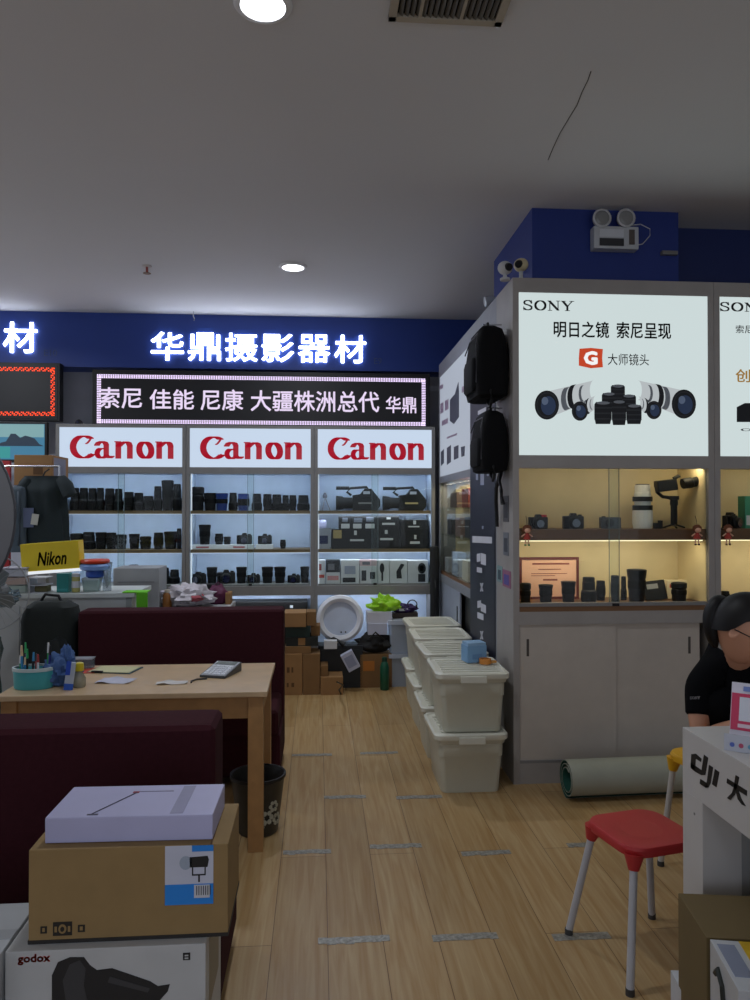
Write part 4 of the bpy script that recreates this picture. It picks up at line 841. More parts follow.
# ============================================================ FLOOR: rolled mat, bin, tape
t = thing('rolled_mat', 'pale grey-green rolled floor mat lying at the foot of the display case', 'mat', (1.37, 4.07, 0), R(2))
out = MB(); turns = 2.6; n = 70; pts = []
Rr = .11
for i in range(n+1):
    a = i/n*turns*2*PI; r = Rr-.013*i/n*turns*1.5; pts.append((r*math.cos(a-PI/2), r*math.sin(a-PI/2)+Rr))
def spiral(off, thick):
    b = MB(); L0 = .93; vs = []; fs = []
    for i, (y, z) in enumerate(pts):
        cy_, cz_ = 0, Rr; dd = Vector((y-cy_, z-cz_)); l = dd.length; k1 = (l-off)/l; k2 = (l-off-thick)/l
        for kk in (k1, k2):
            for x in (0, L0): vs.append((x, dd.x*kk, cz_+dd.y*kk))
    for i in range(n):
        o = i*4; p_ = o+4
        fs += [(o, o+1, p_+1, p_), (o+2, p_+2, p_+3, o+3), (o, p_, p_+2, o+2), (o+1, o+3, p_+3, p_+1)]
    return b.add(vs, fs)
spiral(0, .004).build('outer_layer', mat((160, 162, 148), .7), t, smooth=True); spiral(.0042, .004).build('green_backing', mat((30, 84, 70), .7), t, smooth=True)
p = Vector((-.297, 3.79, 0)); t = thing('waste_bin', 'dark printed waste bin standing behind the wooden table leg', 'bin', (p.x, p.y, 0))
MB().lathe([(.0, 0), (.095, 0), (.1, .01), (.132, .27), (.136, .28), (.13, .28), (.125, .265), (.095, .02), (0, .02)], 30, cap=False).build('bin_body', mat((46, 44, 40), .45, var=.25, scale=18), t, smooth=True)
MB().lathe([(.132, .265), (.139, .27), (.139, .285), (.13, .285)], 30, cap=False).build('rim', BLACK, t, smooth=True)
fl = MB()
for a0, zz, rr in ((-1.1, .1, .03), (-.8, .15, .024), (-1.35, .07, .02), (-.55, .08, .026)):
    for k in range(6):
        aa = k*PI/3; c_ = Vector((0, 0, zz)); r_ = .1+.033*(zz/.28)+.001
        pa = a0+rr*math.cos(aa)/r_*.8; pz = zz+rr*math.sin(aa)*.8
        M = Matrix.Translation((r_*math.cos(pa), r_*math.sin(pa), pz)) @ Matrix.Rotation(pa, 4, 'Z') @ Matrix.Rotation(PI/2, 4, 'Y')
        fl.lathe([(rr*.4, -.001), (rr*.4, .0035)], 8, M)
fl.build('flower_print', mat((170, 168, 150), .6), t)
TP = mat((150, 148, 140), .35, metal=.3, var=.45, scale=55, bump=.5)
tapes = [(354, 940, 72, 'widest, nearest at the middle of the aisle'), (465, 937, 66, 'nearest row, straight ahead of the red stool'), (307, 852, 48, 'beside the wooden table leg'), (395.6, 846, 52, 'mid-aisle, left of the one before the red stool'), (486, 853, 50, 'mid-aisle, left of the red stool seat'), (345, 797, 42, 'third row, nearest the waste bin'), (419, 797, 46, 'third row, in front of the nearest tub stack'), (379, 753, 38, 'beside the second tub stack'), (312, 755, 40, 'farthest, by the sofa end'), (581, 936, 58, 'under the left leg of the red stool'), (577, 845, 20, 'short piece behind the red stool')]
for px, py, w, lb in tapes:
    A = AZ(px-w/2, py, 0); B = AZ(px+w/2, py, 0); wd = B.x-A.x; c = (A+B)/2
    b = MB(); n = 8
    for i in range(n):
        x0 = -wd/2+wd*i/n; j = random.uniform(-.006, .006); b.box(x0, x0+wd/n+.0005, -.021+j, .021+j*.5, 0, .0012)
    tag(b.build('floor_tape', TP, loc=(c.x, c.y, .0002)), 'silver floor tape strip, '+lb, 'tape', 'silver tape strips on the floor')
# ============================================================ SOFAS, TABLE
def sofa(x0, x1, yb, facing, label, parts_front=True):
    # yb: plane of the backrest's rear; facing -1 toward viewer, +1 away
    t = thing('booth_sofa', label, 'sofa', ((x0+x1)/2, yb, 0), 0 if facing < 0 else PI, 'dark maroon booth sofas'); w = x1-x0
    # local: seat towards -Y
    MB().box(-w/2, w/2, -.62, -.02, .06, .30).build('base', MAROON, t, bevel=.02)
    MB().box(-w/2+.01, w/2-.01, -.66, -.2, .30, .45).build('seat_cushion', MAROON, t, bevel=.04, seg=3)
    MB().box(-w/2, w/2, -.2, 0, .06, .965).build('backrest', MAROON, t, bevel=.035, seg=3)
    for sx in (-1, 1):
        for sy in (-.58, -.06): MB().cyl((sx*(w/2-.06), sy, 0), (sx*(w/2-.06), sy, .06), .02, .025).build('foot', BLACK, t)
    return t
sofa(-1.485, -.215, 4.98, -1, 'dark maroon booth sofa behind the wooden table, facing the viewer')
sofa(-1.75, -.30, 2.235, 1, 'dark maroon booth sofa in the left foreground, its back to the viewer')
t = thing('wooden_table', 'light pine table with papers and a calculator between the two sofas', 'table', (-.83, 3.84, 0))
TWD = mat((204, 174, 136), .3, var=.1, scale=10)
tx0, tx1, ty0, ty1 = -1.46+.83, -.235+.83, 3.53-3.84, 4.19-3.84
MB().box(tx0, tx1, ty0, ty1, .725, .75).build('tabletop', TWD, t, bevel=.004)
MB().box(tx0+.03, tx1-.03, ty0+.03, ty0+.05, .62, .725).box(tx0+.03, tx1-.03, ty1-.05, ty1-.03, .62, .725).box(tx0+.03, tx0+.05, ty0+.05, ty1-.05, .62, .725).box(tx1-.05, tx1-.03, ty0+.05, ty1-.05, .62, .725).build('apron', WOOD, t)
for x in (tx0+.02, tx1-.09):
    for y in (ty0+.015, ty1-.085): MB().box(x, x+.07, y, y+.07, 0, .724).build('leg', WOOD, t, bevel=.003)
for px, py, rz, lb, w, h, mm, nm in ((116, 681, -.15, 'white sheet of paper on the table, left of the calculator beside the clipboard', .17, .12, mat((190, 190, 205), .7), 'paper_sheet'), (172, 683, .1, 'white sheet of paper nearest the calculator on the table', .15, .07, mat((205, 200, 196), .7), 'paper_sheet')):
    p = AZ(px, py, .7505); o = MB()
    nx, ny = 8, 5; vs = [(w*(i/nx-.5), h*(j/ny-.5), .0015+.008*max(0, math.sin(i*.9+j))*(1 if j in (0, ny) else .3)) for j in range(ny+1) for i in range(nx+1)]
    o.add(vs, [(j*(nx+1)+i, j*(nx+1)+i+1, (j+1)*(nx+1)+i+1, (j+1)*(nx+1)+i) for j in range(ny) for i in range(nx)])
    tag(o.build(nm, mm, loc=(p.x, p.y, .7505), rot=(0, 0, rz), smooth=True), lb, 'paper', 'papers on the table')
p = AZ(116, 671, .7505); t = thing('clipboard', 'clipboard with cream paper and dark clip lying on the table', 'clipboard', (p.x-.01, p.y+.02, .7505), -.2)
MB().box(-.12, .12, -.08, .08, 0, .004).build('board', mat((50, 80, 90), .5), t, bevel=.001); MB().box(-.11, .11, -.075, .07, .004, .007).build('paper', mat((200, 196, 150), .7), t); MB().box(-.09, -.03, -.084, -.07, .004, .012).build('clip', BLACK, t, bevel=.001)
p = AZ(90, 671, .7505); tag(MB().box(-.07, .07, -.06, .06, 0, .003).build('red_folder', mat((190, 66, 44), .6), loc=(p.x-.02, p.y, .7505), rot=(0, 0, .1)), 'orange-red folder lying on the table beside the clipboard', 'folder')
p = AZ(221, 674, .75); t = thing('calculator', 'grey desk calculator with a raised display at the right end of the table', 'calculator', (p.x, p.y, .7505), -.32)
MB().add([(-.07, -.1, 0), (.07, -.1, 0), (.07, .1, 0), (-.07, .1, 0), (-.07, -.1, .012), (.07, -.1, .012), (.07, .1, .045), (-.07, .1, .045)], [(0, 3, 2, 1), (4, 5, 6, 7), (0, 1, 5, 4), (1, 2, 6, 5), (2, 3, 7, 6), (3, 0, 4, 7)]).build('case', mat((70, 72, 76), .45), t, bevel=.003)
sl = math.atan(.033/.2)
Mc = Matrix.Translation((0, -.1, .012)) @ Matrix.Rotation(sl, 4, 'X')
MB().box(-.064, .064, .004, .196, 0, .0015, Mc).build('face_plate', mat((176, 178, 184), .4), t)
MB().box(-.055, .055, .15, .19, .0015, .003, Mc).build('display', mat((84, 96, 84), .2), t)
for i in range(5):
    for j in range(5):
        MB().box(-.056+i*.0235, -.037+i*.0235, .012+j*.025, .03+j*.025, .0015, .0055, Mc).build('key', mat((214, 216, 222), .5), t)
p = AZ(186, 685, .75); tag(MB().tube([(.05, .03, .003), (.0, .02, .003), (-.02, -.02, .003), (-.015, -.05, .003)], .004).build('pen_lanyard', BLACK, loc=(AZ(196, 681, .75).x, AZ(196, 681, .75).y, .7515)), 'short black cord lying at the left corner of the calculator', 'cord')
p = AZ(27, 692, .75); t = thing('pen_pot', 'turquoise oval pot crammed with pens at the left end of the table', 'pen holder', (p.x, p.y+.085, .7505))
prof = [(.085, 0), (.09, .006), (.094, .085), (.09, .09)]
def ell(m_, sx, sy): 
    for v in m_.data.vertices: v.co.x *= sx; v.co.y *= sy
    return m_
ell(MB().lathe(prof+[(.086, .08), (.08, .01), (0, .01)], 28, cap=False).build('pot', mat((70, 170, 178), .5), t, smooth=True), 1, .7)
ell(MB().lathe([(.09, .083), (.098, .085), (.098, .1), (.088, .1)], 28, cap=False).build('rim', mat((190, 205, 205), .5), t, smooth=True), 1, .7)
PENS = [(20, 20, 24), (40, 160, 90), (60, 140, 190), (30, 30, 34), (230, 230, 230), (170, 60, 60), (40, 40, 120), (220, 190, 150)]
for i in range(11):
    x, y = random.uniform(-.06, .06), random.uniform(-.035, .035); l = random.uniform(.12, .2); a = Vector((x*.4+random.uniform(-.02, .02), random.uniform(-.03, .03), 1)).normalized()
    pn = thing('pen', 'pen in the turquoise pot' , 'pen', (p.x+x, p.y+.085+y, .7615), 0, 'pens in the turquoise pot')
    MB().cyl((0, 0, 0), a*l*.75, .0055, .0055, 8).build('barrel', mat(PENS[i % 8], .4), pn); MB().cyl(a*l*.75, a*l, .0065, .004, 8).build('cap', mat(PENS[(i*3+1) % 8], .4), pn)
p = AZ(52, 692, .75); t = thing('blue_cloth', 'crumpled blue cloth bundle beside the pen pot on the table', 'cloth', (p.x+.0, p.y+.13, .7505)); MB().blob((0, 0, .06), .075, .06, .065, .4, 7, 14, 3).build('cloth_fold', mat((70, 100, 150), .8), t, smooth=True); MB().blob((.02, .02, .13), .03, .03, .05, .4, 7, 10, 6).build('cloth_peak', mat((76, 106, 158), .8), t, smooth=True)
p = AZ(63, 692, .75); t = thing('plastic_packet', 'clear packet with a blue stripe standing on the table beside the blue cloth', 'packet', (p.x+.01, p.y+.04, .7505), .2); MB().box(-.02, .02, -.008, .008, 0, .13, Matrix.Rotation(.12, 4, 'Y')).build('sleeve', mat((180, 190, 205), .25), t, bevel=.003); MB().box(-.021, .0, -.0095, -.008, .07, .135, Matrix.Rotation(.12, 4, 'Y')).build('blue_stripe', mat((40, 80, 190), .5), t); MB().box(-.02, .021, -.0095, -.008, .0, .03, Matrix.Rotation(.12, 4, 'Y')).build('blue_base', mat((40, 90, 190), .5), t)
p = AZ(76.5, 689, .75); t = thing('glue_bottle', 'small clear bottle with a yellow cap on the table', 'bottle', (p.x, p.y+.04, .7505)); MB().lathe([(.026, 0), (.03, .006), (.03, .04), (.016, .07), (.016, .078)], 20).build('bottle_body', mat((170, 168, 150), .15, trans=.4), t, smooth=True); MB().lathe([(.021, .078), (.022, .082), (.02, .112), (.014, .116)], 18).build('cap', mat((205, 185, 30), .4), t, smooth=True)
p = AZ(78, 672, .75); t = thing('acrylic_box', 'small clear acrylic box behind the yellow capped bottle', 'box', (p.x, 4.12, .7505)); MB().box(-.05, .05, -.03, .03, 0, .05).build('box', mat((150, 160, 170), .1, trans=.6), t, bevel=.002); MB().box(-.053, .053, -.033, .033, .05, .056).build('lid', mat((190, 195, 205), .2, trans=.3), t)
# ------------------------------------------------------------ behind the sofa
t = thing('service_counter', 'long white counter behind the far sofa at left', 'counter', (-1.7, 5.45, 0))
MB().box(-.9, .44, -.23, .25, 0, 1.0).build('cabinet', mat((186, 190, 190), .5), t); MB().box(-.92, .46, -.25, .27, 1.0, 1.03).build('countertop', mat((200, 206, 204), .4), t, bevel=.003); MB().box(.4, .436, -.234, -.23, .0, 1.0).build('corner_trim', mat((150, 156, 156), .5), t)
MB().box(-.88, -.3, -.236, -.23, .12, .95).build('front_panel', mat((176, 180, 182), .5), t)
t = thing('console_table', 'low white console behind the far sofa', 'table', (-.93, 6.05, 0)); MB().box(-.66, .25, -.25, .25, .80, .84).build('tabletop', mat((170, 170, 172), .5), t, bevel=.003)
for x in (-.64, .2):
    for y in (-.23, .19): MB().box(x, x+.04, y, y+.04, 0, .80).build('leg', mat((150, 150, 152), .5), t)
A = AY(113, 600, 5.85); B = AY(159, 568, 5.85)
t = box_thing('grey_case', 'pale grey printer-like case standing behind the white counter', 'case', A.x, B.x, 5.85, 6.15, .8405, B.z, mat((160, 162, 164), .5), body='case', bevel=.006); w = B.x-A.x
MB().box(-w*.4, w*.4, -.153, -.15, .2, .205).build('seam', mat((110, 110, 112), .5), t); MB().box(-w*.15, w*.2, -.154, -.15, .1, .14).build('handle', FRAME, t)
cz = 1.0305
def on_counter(px, Y): return AY(px, 590, Y).x
# yellow sign box
P0 = AY(46, 576, 5.25); P1 = AY(80, 566, 5.32)
t = thing('yellow_brand_box', 'yellow box sign with slanted black lettering on the white counter', 'sign', (AY(22, 575, 5.3).x, 5.3, AY(50, 575, 5.3).z-.0), 0)
w = AY(80, 570, 5.3).x-AY(22, 570, 5.3).x; h = .19; zb_ = t.location.z
MB().box(0, w, 0, .12, .02, h+.02, Matrix.Rotation(R(-4), 4, 'Y')).build('light_box', mat((232, 205, 30), .4), t, bevel=.003)
MB().box(0, w, -.004, .1, 0, .02, Matrix.Rotation(R(-4), 4, 'Y')).build('glowing_tray', mat((240, 245, 250), emit=.9), t)  # tray is no lamp, its brightness is put in as emission
lettering('brand_lettering', 'Nikon', mat((40, 36, 20), .5), Matrix.Rotation(R(-4), 4, 'Y') @ FRONT(w*.28, 0, .055), w*.5, .09, t, bold=.02, shear=.3)
t['label'] = 'yellow box sign with slanted dark lettering raised over the white counter'
# supports under sign
t = thing('plastic_drawer_unit', 'stack of translucent drawers under the yellow box sign at left', 'drawer unit', (on_counter(22, 5.35), 5.33, cz))
for k in range(3): MB().box(-.1, .06, -.08, .08, k*.055+.002, k*.055+.05).build('drawer', [mat((150, 165, 155), .3), mat((170, 150, 140), .3), mat((176, 180, 190), .3)][k], t, bevel=.003)
MB().box(-.105, .065, -.082, .082, .165, .172).build('top_panel', mat((190, 190, 205), .4), t)
t = thing('paper_tray', 'white stacking tray holding folded items beneath the yellow sign', 'tray', (on_counter(42, 5.3), 5.3, cz))
for k in range(3): MB().box(-.055, .05, -.07, .07, k*.05, k*.05+.006).build('tray_level', mat((180, 182, 190), .4), t)
MB().box(-.06, -.055, -.07, .07, 0, .11).build('side_panel', mat((180, 182, 190), .4), t)
t2_ = box_thing('camo_pouch', 'olive pouch sitting in the bottom of the white stacking tray', 'pouch', on_counter(37, 5.3), on_counter(50, 5.3), 5.25, 5.33, cz+.0065, cz+.048, mat((96, 92, 60), .8), body='pouch', bevel=.01)
t = box_thing('teal_box', 'teal upright box on the white counter under the yellow sign', 'box', on_counter(58, 5.3), on_counter(70, 5.3), 5.27, 5.34, cz, cz+.13, mat((40, 130, 126), .5), art=[('side_band', mat((60, 150, 150), .5), [rect(.1, .9, .1, .2)])])
t = thing('jar', 'small yellow and white jar beside the teal box on the counter', 'jar', (on_counter(76, 5.3), 5.3, cz)); MB().lathe([(.026, 0), (.028, .01), (.028, .1), (.024, .105)], 18).build('jar_body', mat((176, 170, 100), .4), t, smooth=True); MB().lathe([(.029, .03), (.029, .075)], 18, cap=False).build('label', WT, t, smooth=True); MB().lathe([(.028, .105), (.028, .125), (.02, .128)], 18).build('lid', WT, t, smooth=True)
t = thing('glass_vase', 'clear glass vase with dark sprigs on the white counter', 'vase', (on_counter(107, 5.35), 5.35, cz)); MB().lathe([(.028, 0), (.03, .01), (.026, .1), (.036, .2)], 20, cap=False).build('vase', mat((190, 200, 205), .1, trans=.7), t, smooth=True)
for k in range(6): MB().cyl((0, 0, .02), (.03*math.cos(k), .02*math.sin(k), .09+.015*k), .002).build('stem', mat((40, 50, 36), .7), t)
t = thing('clear_container', 'clear plastic food container on the white counter beside the vase', 'container', (on_counter(92, 5.35), 5.35, cz)); MB().rbox(.12, .1, .08, .02, 0, .85).build('box', mat((170, 190, 185), .2, trans=.5), t, smooth=True); MB().rbox(.125, .105, .012, .02, .08, 1).build('lid', mat((200, 210, 210), .3, trans=.3), t, smooth=True)
zq = cz+.093
for nm, lb, zz, w, m, dz in (('blue_plate_pack', 'dark blue round packet in the pile above the clear container', 0, .12, mat((36, 80, 170), .5), .05), ('light_blue_pack', 'light blue flat packet in the pile above the clear container', .051, .2, mat((130, 165, 225), .4), .045), ('red_plate_pack', 'red round packet on top of the pile above the clear container', .097, .19, mat((206, 60, 30), .4), .03)):
    t = thing(nm, lb, 'packet', (on_counter(95, 5.35), 5.35, zq+zz)); MB().lathe([(w*.38, 0), (w*.5, dz*.2), (w*.52, dz*.7), (w*.47, dz)], 24).build('shell', m, t, smooth=True); MB().lathe([(w*.3, dz), (w*.28, dz+.001), (0, dz+.001)], 20).build('top_disc', m, t)
t = thing('green_cloth', 'bright green cloth draped over the right end of the white counter', 'cloth', (on_counter(138, 5.22), 5.2, cz)); MB().box(-.1, .06, 0, .12, .0, .008).build('top_fold', mat((110, 200, 30), .7), t, bevel=.002); MB().box(0.0, .075, -.03, -.018, -.11, .006).build('hanging_fold', mat((100, 190, 30), .7), t, bevel=.005)
# console items
zt = .8405
t = thing('plastic_bag', 'crumpled white and red plastic bag on the console behind the sofa', 'bag', (AY(188, 600, 5.96).x, 5.96, zt)); MB().blob((0, 0, .08), .19, .12, .085, .3, 8, 16, 5).build('bag_body', mat((196, 190, 196), .4), t, smooth=True); MB().blob((.07, -.05, .08), .07, .08, .04, .3, 8, 10, 5).build('red_print', mat((190, 90, 100), .4), t, smooth=True)
for px, m, h, lb in ((168.5, mat((150, 96, 40), .3), .135, 'amber brown bottle on the console behind the sofa'), (157, mat((60, 44, 40), .4), .10, 'short dark bottle beside the amber bottle')):
    t = thing('drink_bottle', lb, 'bottle', (AY(px, 600, 5.95).x, 5.9, zt)); MB().lathe([(.032, 0), (.034, .01), (.034, h*.7), (.02, h*.85)], 18).build('bottle_body', m, t, smooth=True); MB().lathe([(.022, h*.85), (.022, h), (.016, h+.003)], 14).build('cap', mat((200, 190, 170), .4), t, smooth=True)
t = thing('maroon_bag', 'plum coloured soft bag at the right of the white plastic bag', 'bag', (AY(218, 600, 6.12).x, 6.12, zt)); MB().blob((0, 0, .06), .085, .08, .09, .15, 5, 12, 8).build('bag_body', mat((86, 24, 60), .7), t, smooth=True); MB().tube([(-.03, 0, .14), (0, 0, .17), (.03, 0, .14)], .006).build('handle', mat((86, 24, 60), .7), t)
t = box_thing('dark_case', 'flat dark case at the back of the console', 'case', AY(200, 600, 6.2).x, AY(222, 600, 6.2).x, 6.15, 6.25, zt, zt+.15, BLACKR, body='case')
t = box_thing('product_box', 'narrow dark box at the right end of the console', 'box', AY(226, 600, 6.1).x, AY(231, 600, 6.1).x, 6.05, 6.2, zt, zt+.09, CARD)
# storage shelving and stack at far left
t = thing('storage_cabinet', 'grey storage cabinet under the carton pile at far left', 'cabinet', (-2.6, 6.3, 0)); MB().box(-.65, .5, -.25, .3, 0, 1.1).build('carcass', FRAME, t, bevel=.004)
for k in (0, 1): d = MB().box(-.63+k*.56, -.08+k*.56, -.262, -.25, .06, 1.06).build('door', mat((150, 150, 152), .5), t); MB().box(-.12+k*.1, -.11+k*.1, -.27, -.262, .5, .6).build('handle', CHROME, d)
A = AY(14, 485, 6.12); B = AY(52.5, 455, 6.12); zt0 = A.z
g = 'boxes piled on the storage cabinet at left'
lays = [(1.1005, AY(60, 548, 6.15).z, mat((176, 176, 178), .6), 'grey box at the bottom of the carton pile'), (None, AY(60, 515, 6.15).z, CARD, 'brown carton in the lower middle of the pile'), (None, AY(60, 508, 6.15).z, mat((186, 176, 170), .6), 'flat pale box in the middle of the pile'), (None, AY(60, 495, 6.15).z, mat((190, 190, 190), .6), 'white box in the upper middle of the pile'), (None, zt0, CARD2, 'brown carton under the printed carton')]
zp = 1.1005
for _, zt1, m, lb in lays:
    box_thing('cardboard_box', lb+' behind the hanging jacket', 'box', A.x+.05, B.x, 6.15, 6.45, zp, zt1-.0005, m, g, body='carton'); zp = zt1
t = box_thing('cardboard_box', 'wide brown carton with a printed end label on top of the pile below the television', 'box', A.x, B.x, 6.12, 6.5, zp, B.z, CARD, g, art=[('printed_text', dpr, [rect(.5, .75, .35, .6)])])
MB().box(.0, .0015, -.16, .12, .03, .22).build('end_label', mat((110, 112, 128), .5), t, loc=((B.x-A.x)/2, 0, 0))
# jacket
t = thing('jacket', 'dark green-black jacket with a paper tag hanging before the carton pile', 'jacket', (AY(45, 500, 5.95).x, 5.95, AY(45, 547, 5.95).z))
h = AY(45, 476, 5.95).z-t.location.z; rings = []
for k in range(13):
    f = k/12; wd = .165*(1.05-.15*f)+(.03 if f > .75 else 0); ring = []
    for i in range(36):
        a = 2*PI*i/36; rr = 1+.07*math.sin(6*a+f*3)+.05*math.sin(11*a+f*5)
        ring.append(Vector((wd*math.cos(a)*rr*(1 if f < .97 else .8), .07*math.sin(a)*rr*(1 if f < .9 else .5), f*h)))
    rings.append(ring)
JK = mat((20, 34, 38), .8, bump=.3); MB().loft(rings).build('jacket_body', JK, t, smooth=True)
MB().tube([(.12, 0, h*.95), (.17, -.03, h*.85), (.2, -.04, h*.72)], [.045, .055, .05], 12).build('sleeve', JK, t, smooth=True)
MB().tube([(-.12, 0, h*.95), (-.165, -.03, h*.8), (-.17, -.04, h*.4)], [.04, .05, .045], 12).build('sleeve', JK, t, smooth=True)
MB().box(-.13, -.055, -.085, -.08, h*.28, h*.55).build('paper_tag', mat((90, 100, 130), .6), t); MB().box(-.10, -.05, -.09, -.085, h*.3, h*.45, Matrix.Rotation(.15, 4, 'Y')).build('white_label', mat((190, 190, 180), .6), t)
MB().tube([(-.02, 0, h*.98), (0, 0, h*1.06), (.02, .03, h*1.1)], .006).build('hanger_hook', BLACK, t)
t = thing('garment_rail', 'thin metal rail carrying the dark jacket and grey garment at left', 'clothes rail', (AY(45, 476, 5.95).x, 5.97, 0)); hz = AY(45, 476, 5.95).z+.075
MB().cyl((-.36, 0, hz), (.1, 0, hz), .008).build('rail', CHROME, t)
for x in (-.36, .1): MB().cyl((x, 0, 0), (x, 0, hz), .008).build('post', CHROME, t); MB().box(x-.01, x+.01, -.05, .05, 0, .015).build('foot', CHROME, t)
t = thing('grey_garment', 'grey-blue garment hanging at the left of the dark jacket', 'clothing', (AY(19, 500, 5.9).x, 5.9, AY(19, 552, 5.9).z)); MB().rbox(.11, .08, .5, .03, 0, 1.1, top=.04).build('garment_body', mat((66, 78, 88), .85), t, smooth=True); MB().tube([(.02, -.045, .05), (.025, -.05, .3), (.01, -.04, .46)], .01).build('fold', mat((60, 70, 80), .85), t, smooth=True)
# television
A = AY(-45, 462, 6.95); B = AY(47, 422, 6.95)
t = thing('television', 'flat television showing a teal mountain lake picture at the left edge', 'television', (A.x, 6.95, A.z)); W = B.x-A.x; H = B.z-A.z
MB().box(0, W, 0, .05, 0, H).build('bezel', BLACK, t, bevel=.004)
MB().box(.02, W-.02, -.003, 0, .025, H-.02).build('screen', mat((70, 150, 190), emit=.55), t)
def hill(x0, x1, base, amp, sd): return [(x0*W, base*H)]+[((x0+(x1-x0)*i/10)*W, (base+amp*(.35+abs(noise.noise(Vector((i*.45, sd, 0)))*1.6))*math.sin(PI*i/10))*H) for i in range(11)]+[(x1*W, base*H)]
flat('picture_sky', mat((150, 200, 205), emit=.6), t, FRONT(0, -.003, 0), [rect(.03*W, .97*W, .62*H, .94*H)], .001)
flat('picture_hills', mat((24, 60, 90), emit=.4), t, FRONT(0, -.003, 0), [hill(.45, .97, .4, .45, 3), hill(.03, .5, .42, .3, 8)], .0015)
flat('picture_lake', mat((60, 190, 190), emit=.5), t, FRONT(0, -.003, 0), [rect(.03*W, .6*W, .1*H, .38*H)], .001)
MB().box(W*.45, W*.55, .05, .55, H*.3, H*.6).build('wall_mount', BLACK, t)
# red object below tv
A = AY(4, 466, 6.6); box_thing('red_carton', 'red carton seen below the television at the left edge', 'box', A.x-.25, AY(14, 466, 6.6).x-.02, 6.56, 6.6, 1.1005, AY(5, 461, 6.6).z, mat((150, 30, 34), .6), body='carton')
# black bag in plastic by the sofa
p = AY(58, 640, 4.75); t = thing('backpack', 'dark backpack slumped beside the far sofa under a plastic sheet', 'backpack', (-1.66, 4.9, 0))
MB().rbox(.34, .24, 1.02, .08, 0, 1.0, top=.12, M=Matrix.Translation((-.02, 0, 0))).build('bag_body', mat((20, 28, 26), .8, bump=.4, scale=12), t, smooth=True); MB().blob((.04, -.12, .6), .12, .05, .2, .15, 5, 12, 3).build('front_pocket', mat((24, 30, 30), .8), t, smooth=True)
MB().tube([(-.1, 0, 1.0), (-.06, 0, 1.06), (.02, 0, 1.05), (.06, 0, .98)], .01).build('grab_handle', BLACK, t, smooth=True)
t = thing('plastic_wrapping', 'crinkled clear plastic wrapping leaning over the dark backpack', 'plastic bag', (-2.04, 4.76, 0)); MB().blob((0, 0, .52), .09, .12, .53, .2, 8, 20, 11).build('wrapping', mat((90, 125, 125), .12, trans=.45, coat=1), t, smooth=True); MB().blob((.12, -.02, 1.06), .09, .07, .06, .35, 8, 14, 2).build('bunched_top', mat((120, 140, 150), .15, trans=.4), t, smooth=True)
# fan & grey disc
c = AY(-8, 592, 4.3)
t = thing('electric_fan', 'floor fan with a wire cage cut off by the left edge', 'fan', (c.x, 4.3, 0)); Rf = .21
MB().lathe([(.16, 0), (.16, .02), (.05, .035), (.02, .05)], 24).build('base', mat((120, 124, 126), .4), t, smooth=True); MB().cyl((0, .06, .03), (0, .06, c.z), .014).build('pole', CHROME, t)
MB().cyl((0, .0, c.z), (0, .12, c.z), .055, .045).build('motor_housing', mat((120, 124, 126), .4), t, smooth=True)
MB().tube([(Rf*math.cos(a*PI/16), -.03, c.z+Rf*math.sin(a*PI/16)) for a in range(32)], .004, 6, True).build('cage_rim', mat((150, 155, 158), .3), t)
cg = MB()
for k in range(28):
    a = 2*PI*k/28; cg.tube([(Rf*math.cos(a), -.03, c.z+Rf*math.sin(a)), (Rf*.6*math.cos(a+.1), -.06, c.z+Rf*.6*math.sin(a+.1)), (.03*math.cos(a), -.065, c.z+.03*math.sin(a))], .0012, 4)
cg.build('wire_grille', mat((150, 155, 158), .3), t)
for k in range(4):
    M = Matrix.Translation((0, -.02, c.z)) @ Matrix.Rotation(k*PI/2+.4, 4, 'Y') @ Matrix.Rotation(R(25), 4, 'X'); MB().prism([(.03, -.02), (.06, -.05), (.13, -.05), (.145, 0), (.12, .04), (.03, .02)], M @ Matrix.Rotation(PI/2, 4, 'X'), .003).build('blade', mat((110, 120, 125), .4), t)
c = AY(17, 516, 3.1)-Vector((.445, 0, 0))
t = thing('round_reflector', 'large round grey disc on a stand, cut off by the left edge', 'photographic reflector', (c.x, 3.1, 0))
MB().lathe([(.435, 0), (.445, .006), (.435, .012), (.2, .03), (0, .034)], 48, FRONT(0, 0, c.z)).build('disc', mat((122, 122, 124), .7), t, smooth=True); MB().tube([(.44*math.cos(a*PI/24), -.006, c.z+.44*math.sin(a*PI/24)) for a in range(48)], .006, 6, True).build('rim', mat((70, 70, 74), .5), t); MB().cyl((0, .03, 0), (0, .03, c.z), .014).build('stand', BLACK, t)
for a in (0.5, 2.6, 4.7): MB().cyl((0, .03, .25), (.25*math.cos(a), .03+.2*math.sin(a), .0), .009).build('stand_leg', BLACK, t)
# ============================================================ FOREGROUND BOXES LEFT
GWH = mat((188, 188, 186), .55)
def clampbox(): pass
gx0, gx1, gy0, gy1, gz = AZ(8, 948, .628).x, AZ(205, 946, .628).x, AZ(100, 948, .628).y, 1.98, .628
t = thing('light_kit_box', 'tall white box with a red word and black studio light picture, foreground left', 'box', ((gx0+gx1)/2, (gy0+gy1)/2, 0)); w, d = gx1-gx0, gy1-gy0
MB().box(-w/2, w/2, -d/2, d/2, 0, gz).build('carton', GWH, t, bevel=.003)
Fm = FRONT(0, -d/2, 0)
def LP(px, py): v = AY(px, py, gy0); return (v.x-(gx0+gx1)/2, v.z)
v0 = LP(18, 965); v1 = LP(50, 955)
lettering('red_lettering', 'Godox'.lower(), mat((235, 66, 36), .6), FRONT(v0[0], -d/2, v0[1]), v1[0]-v0[0], .022, t, bold=.03, t=.001)
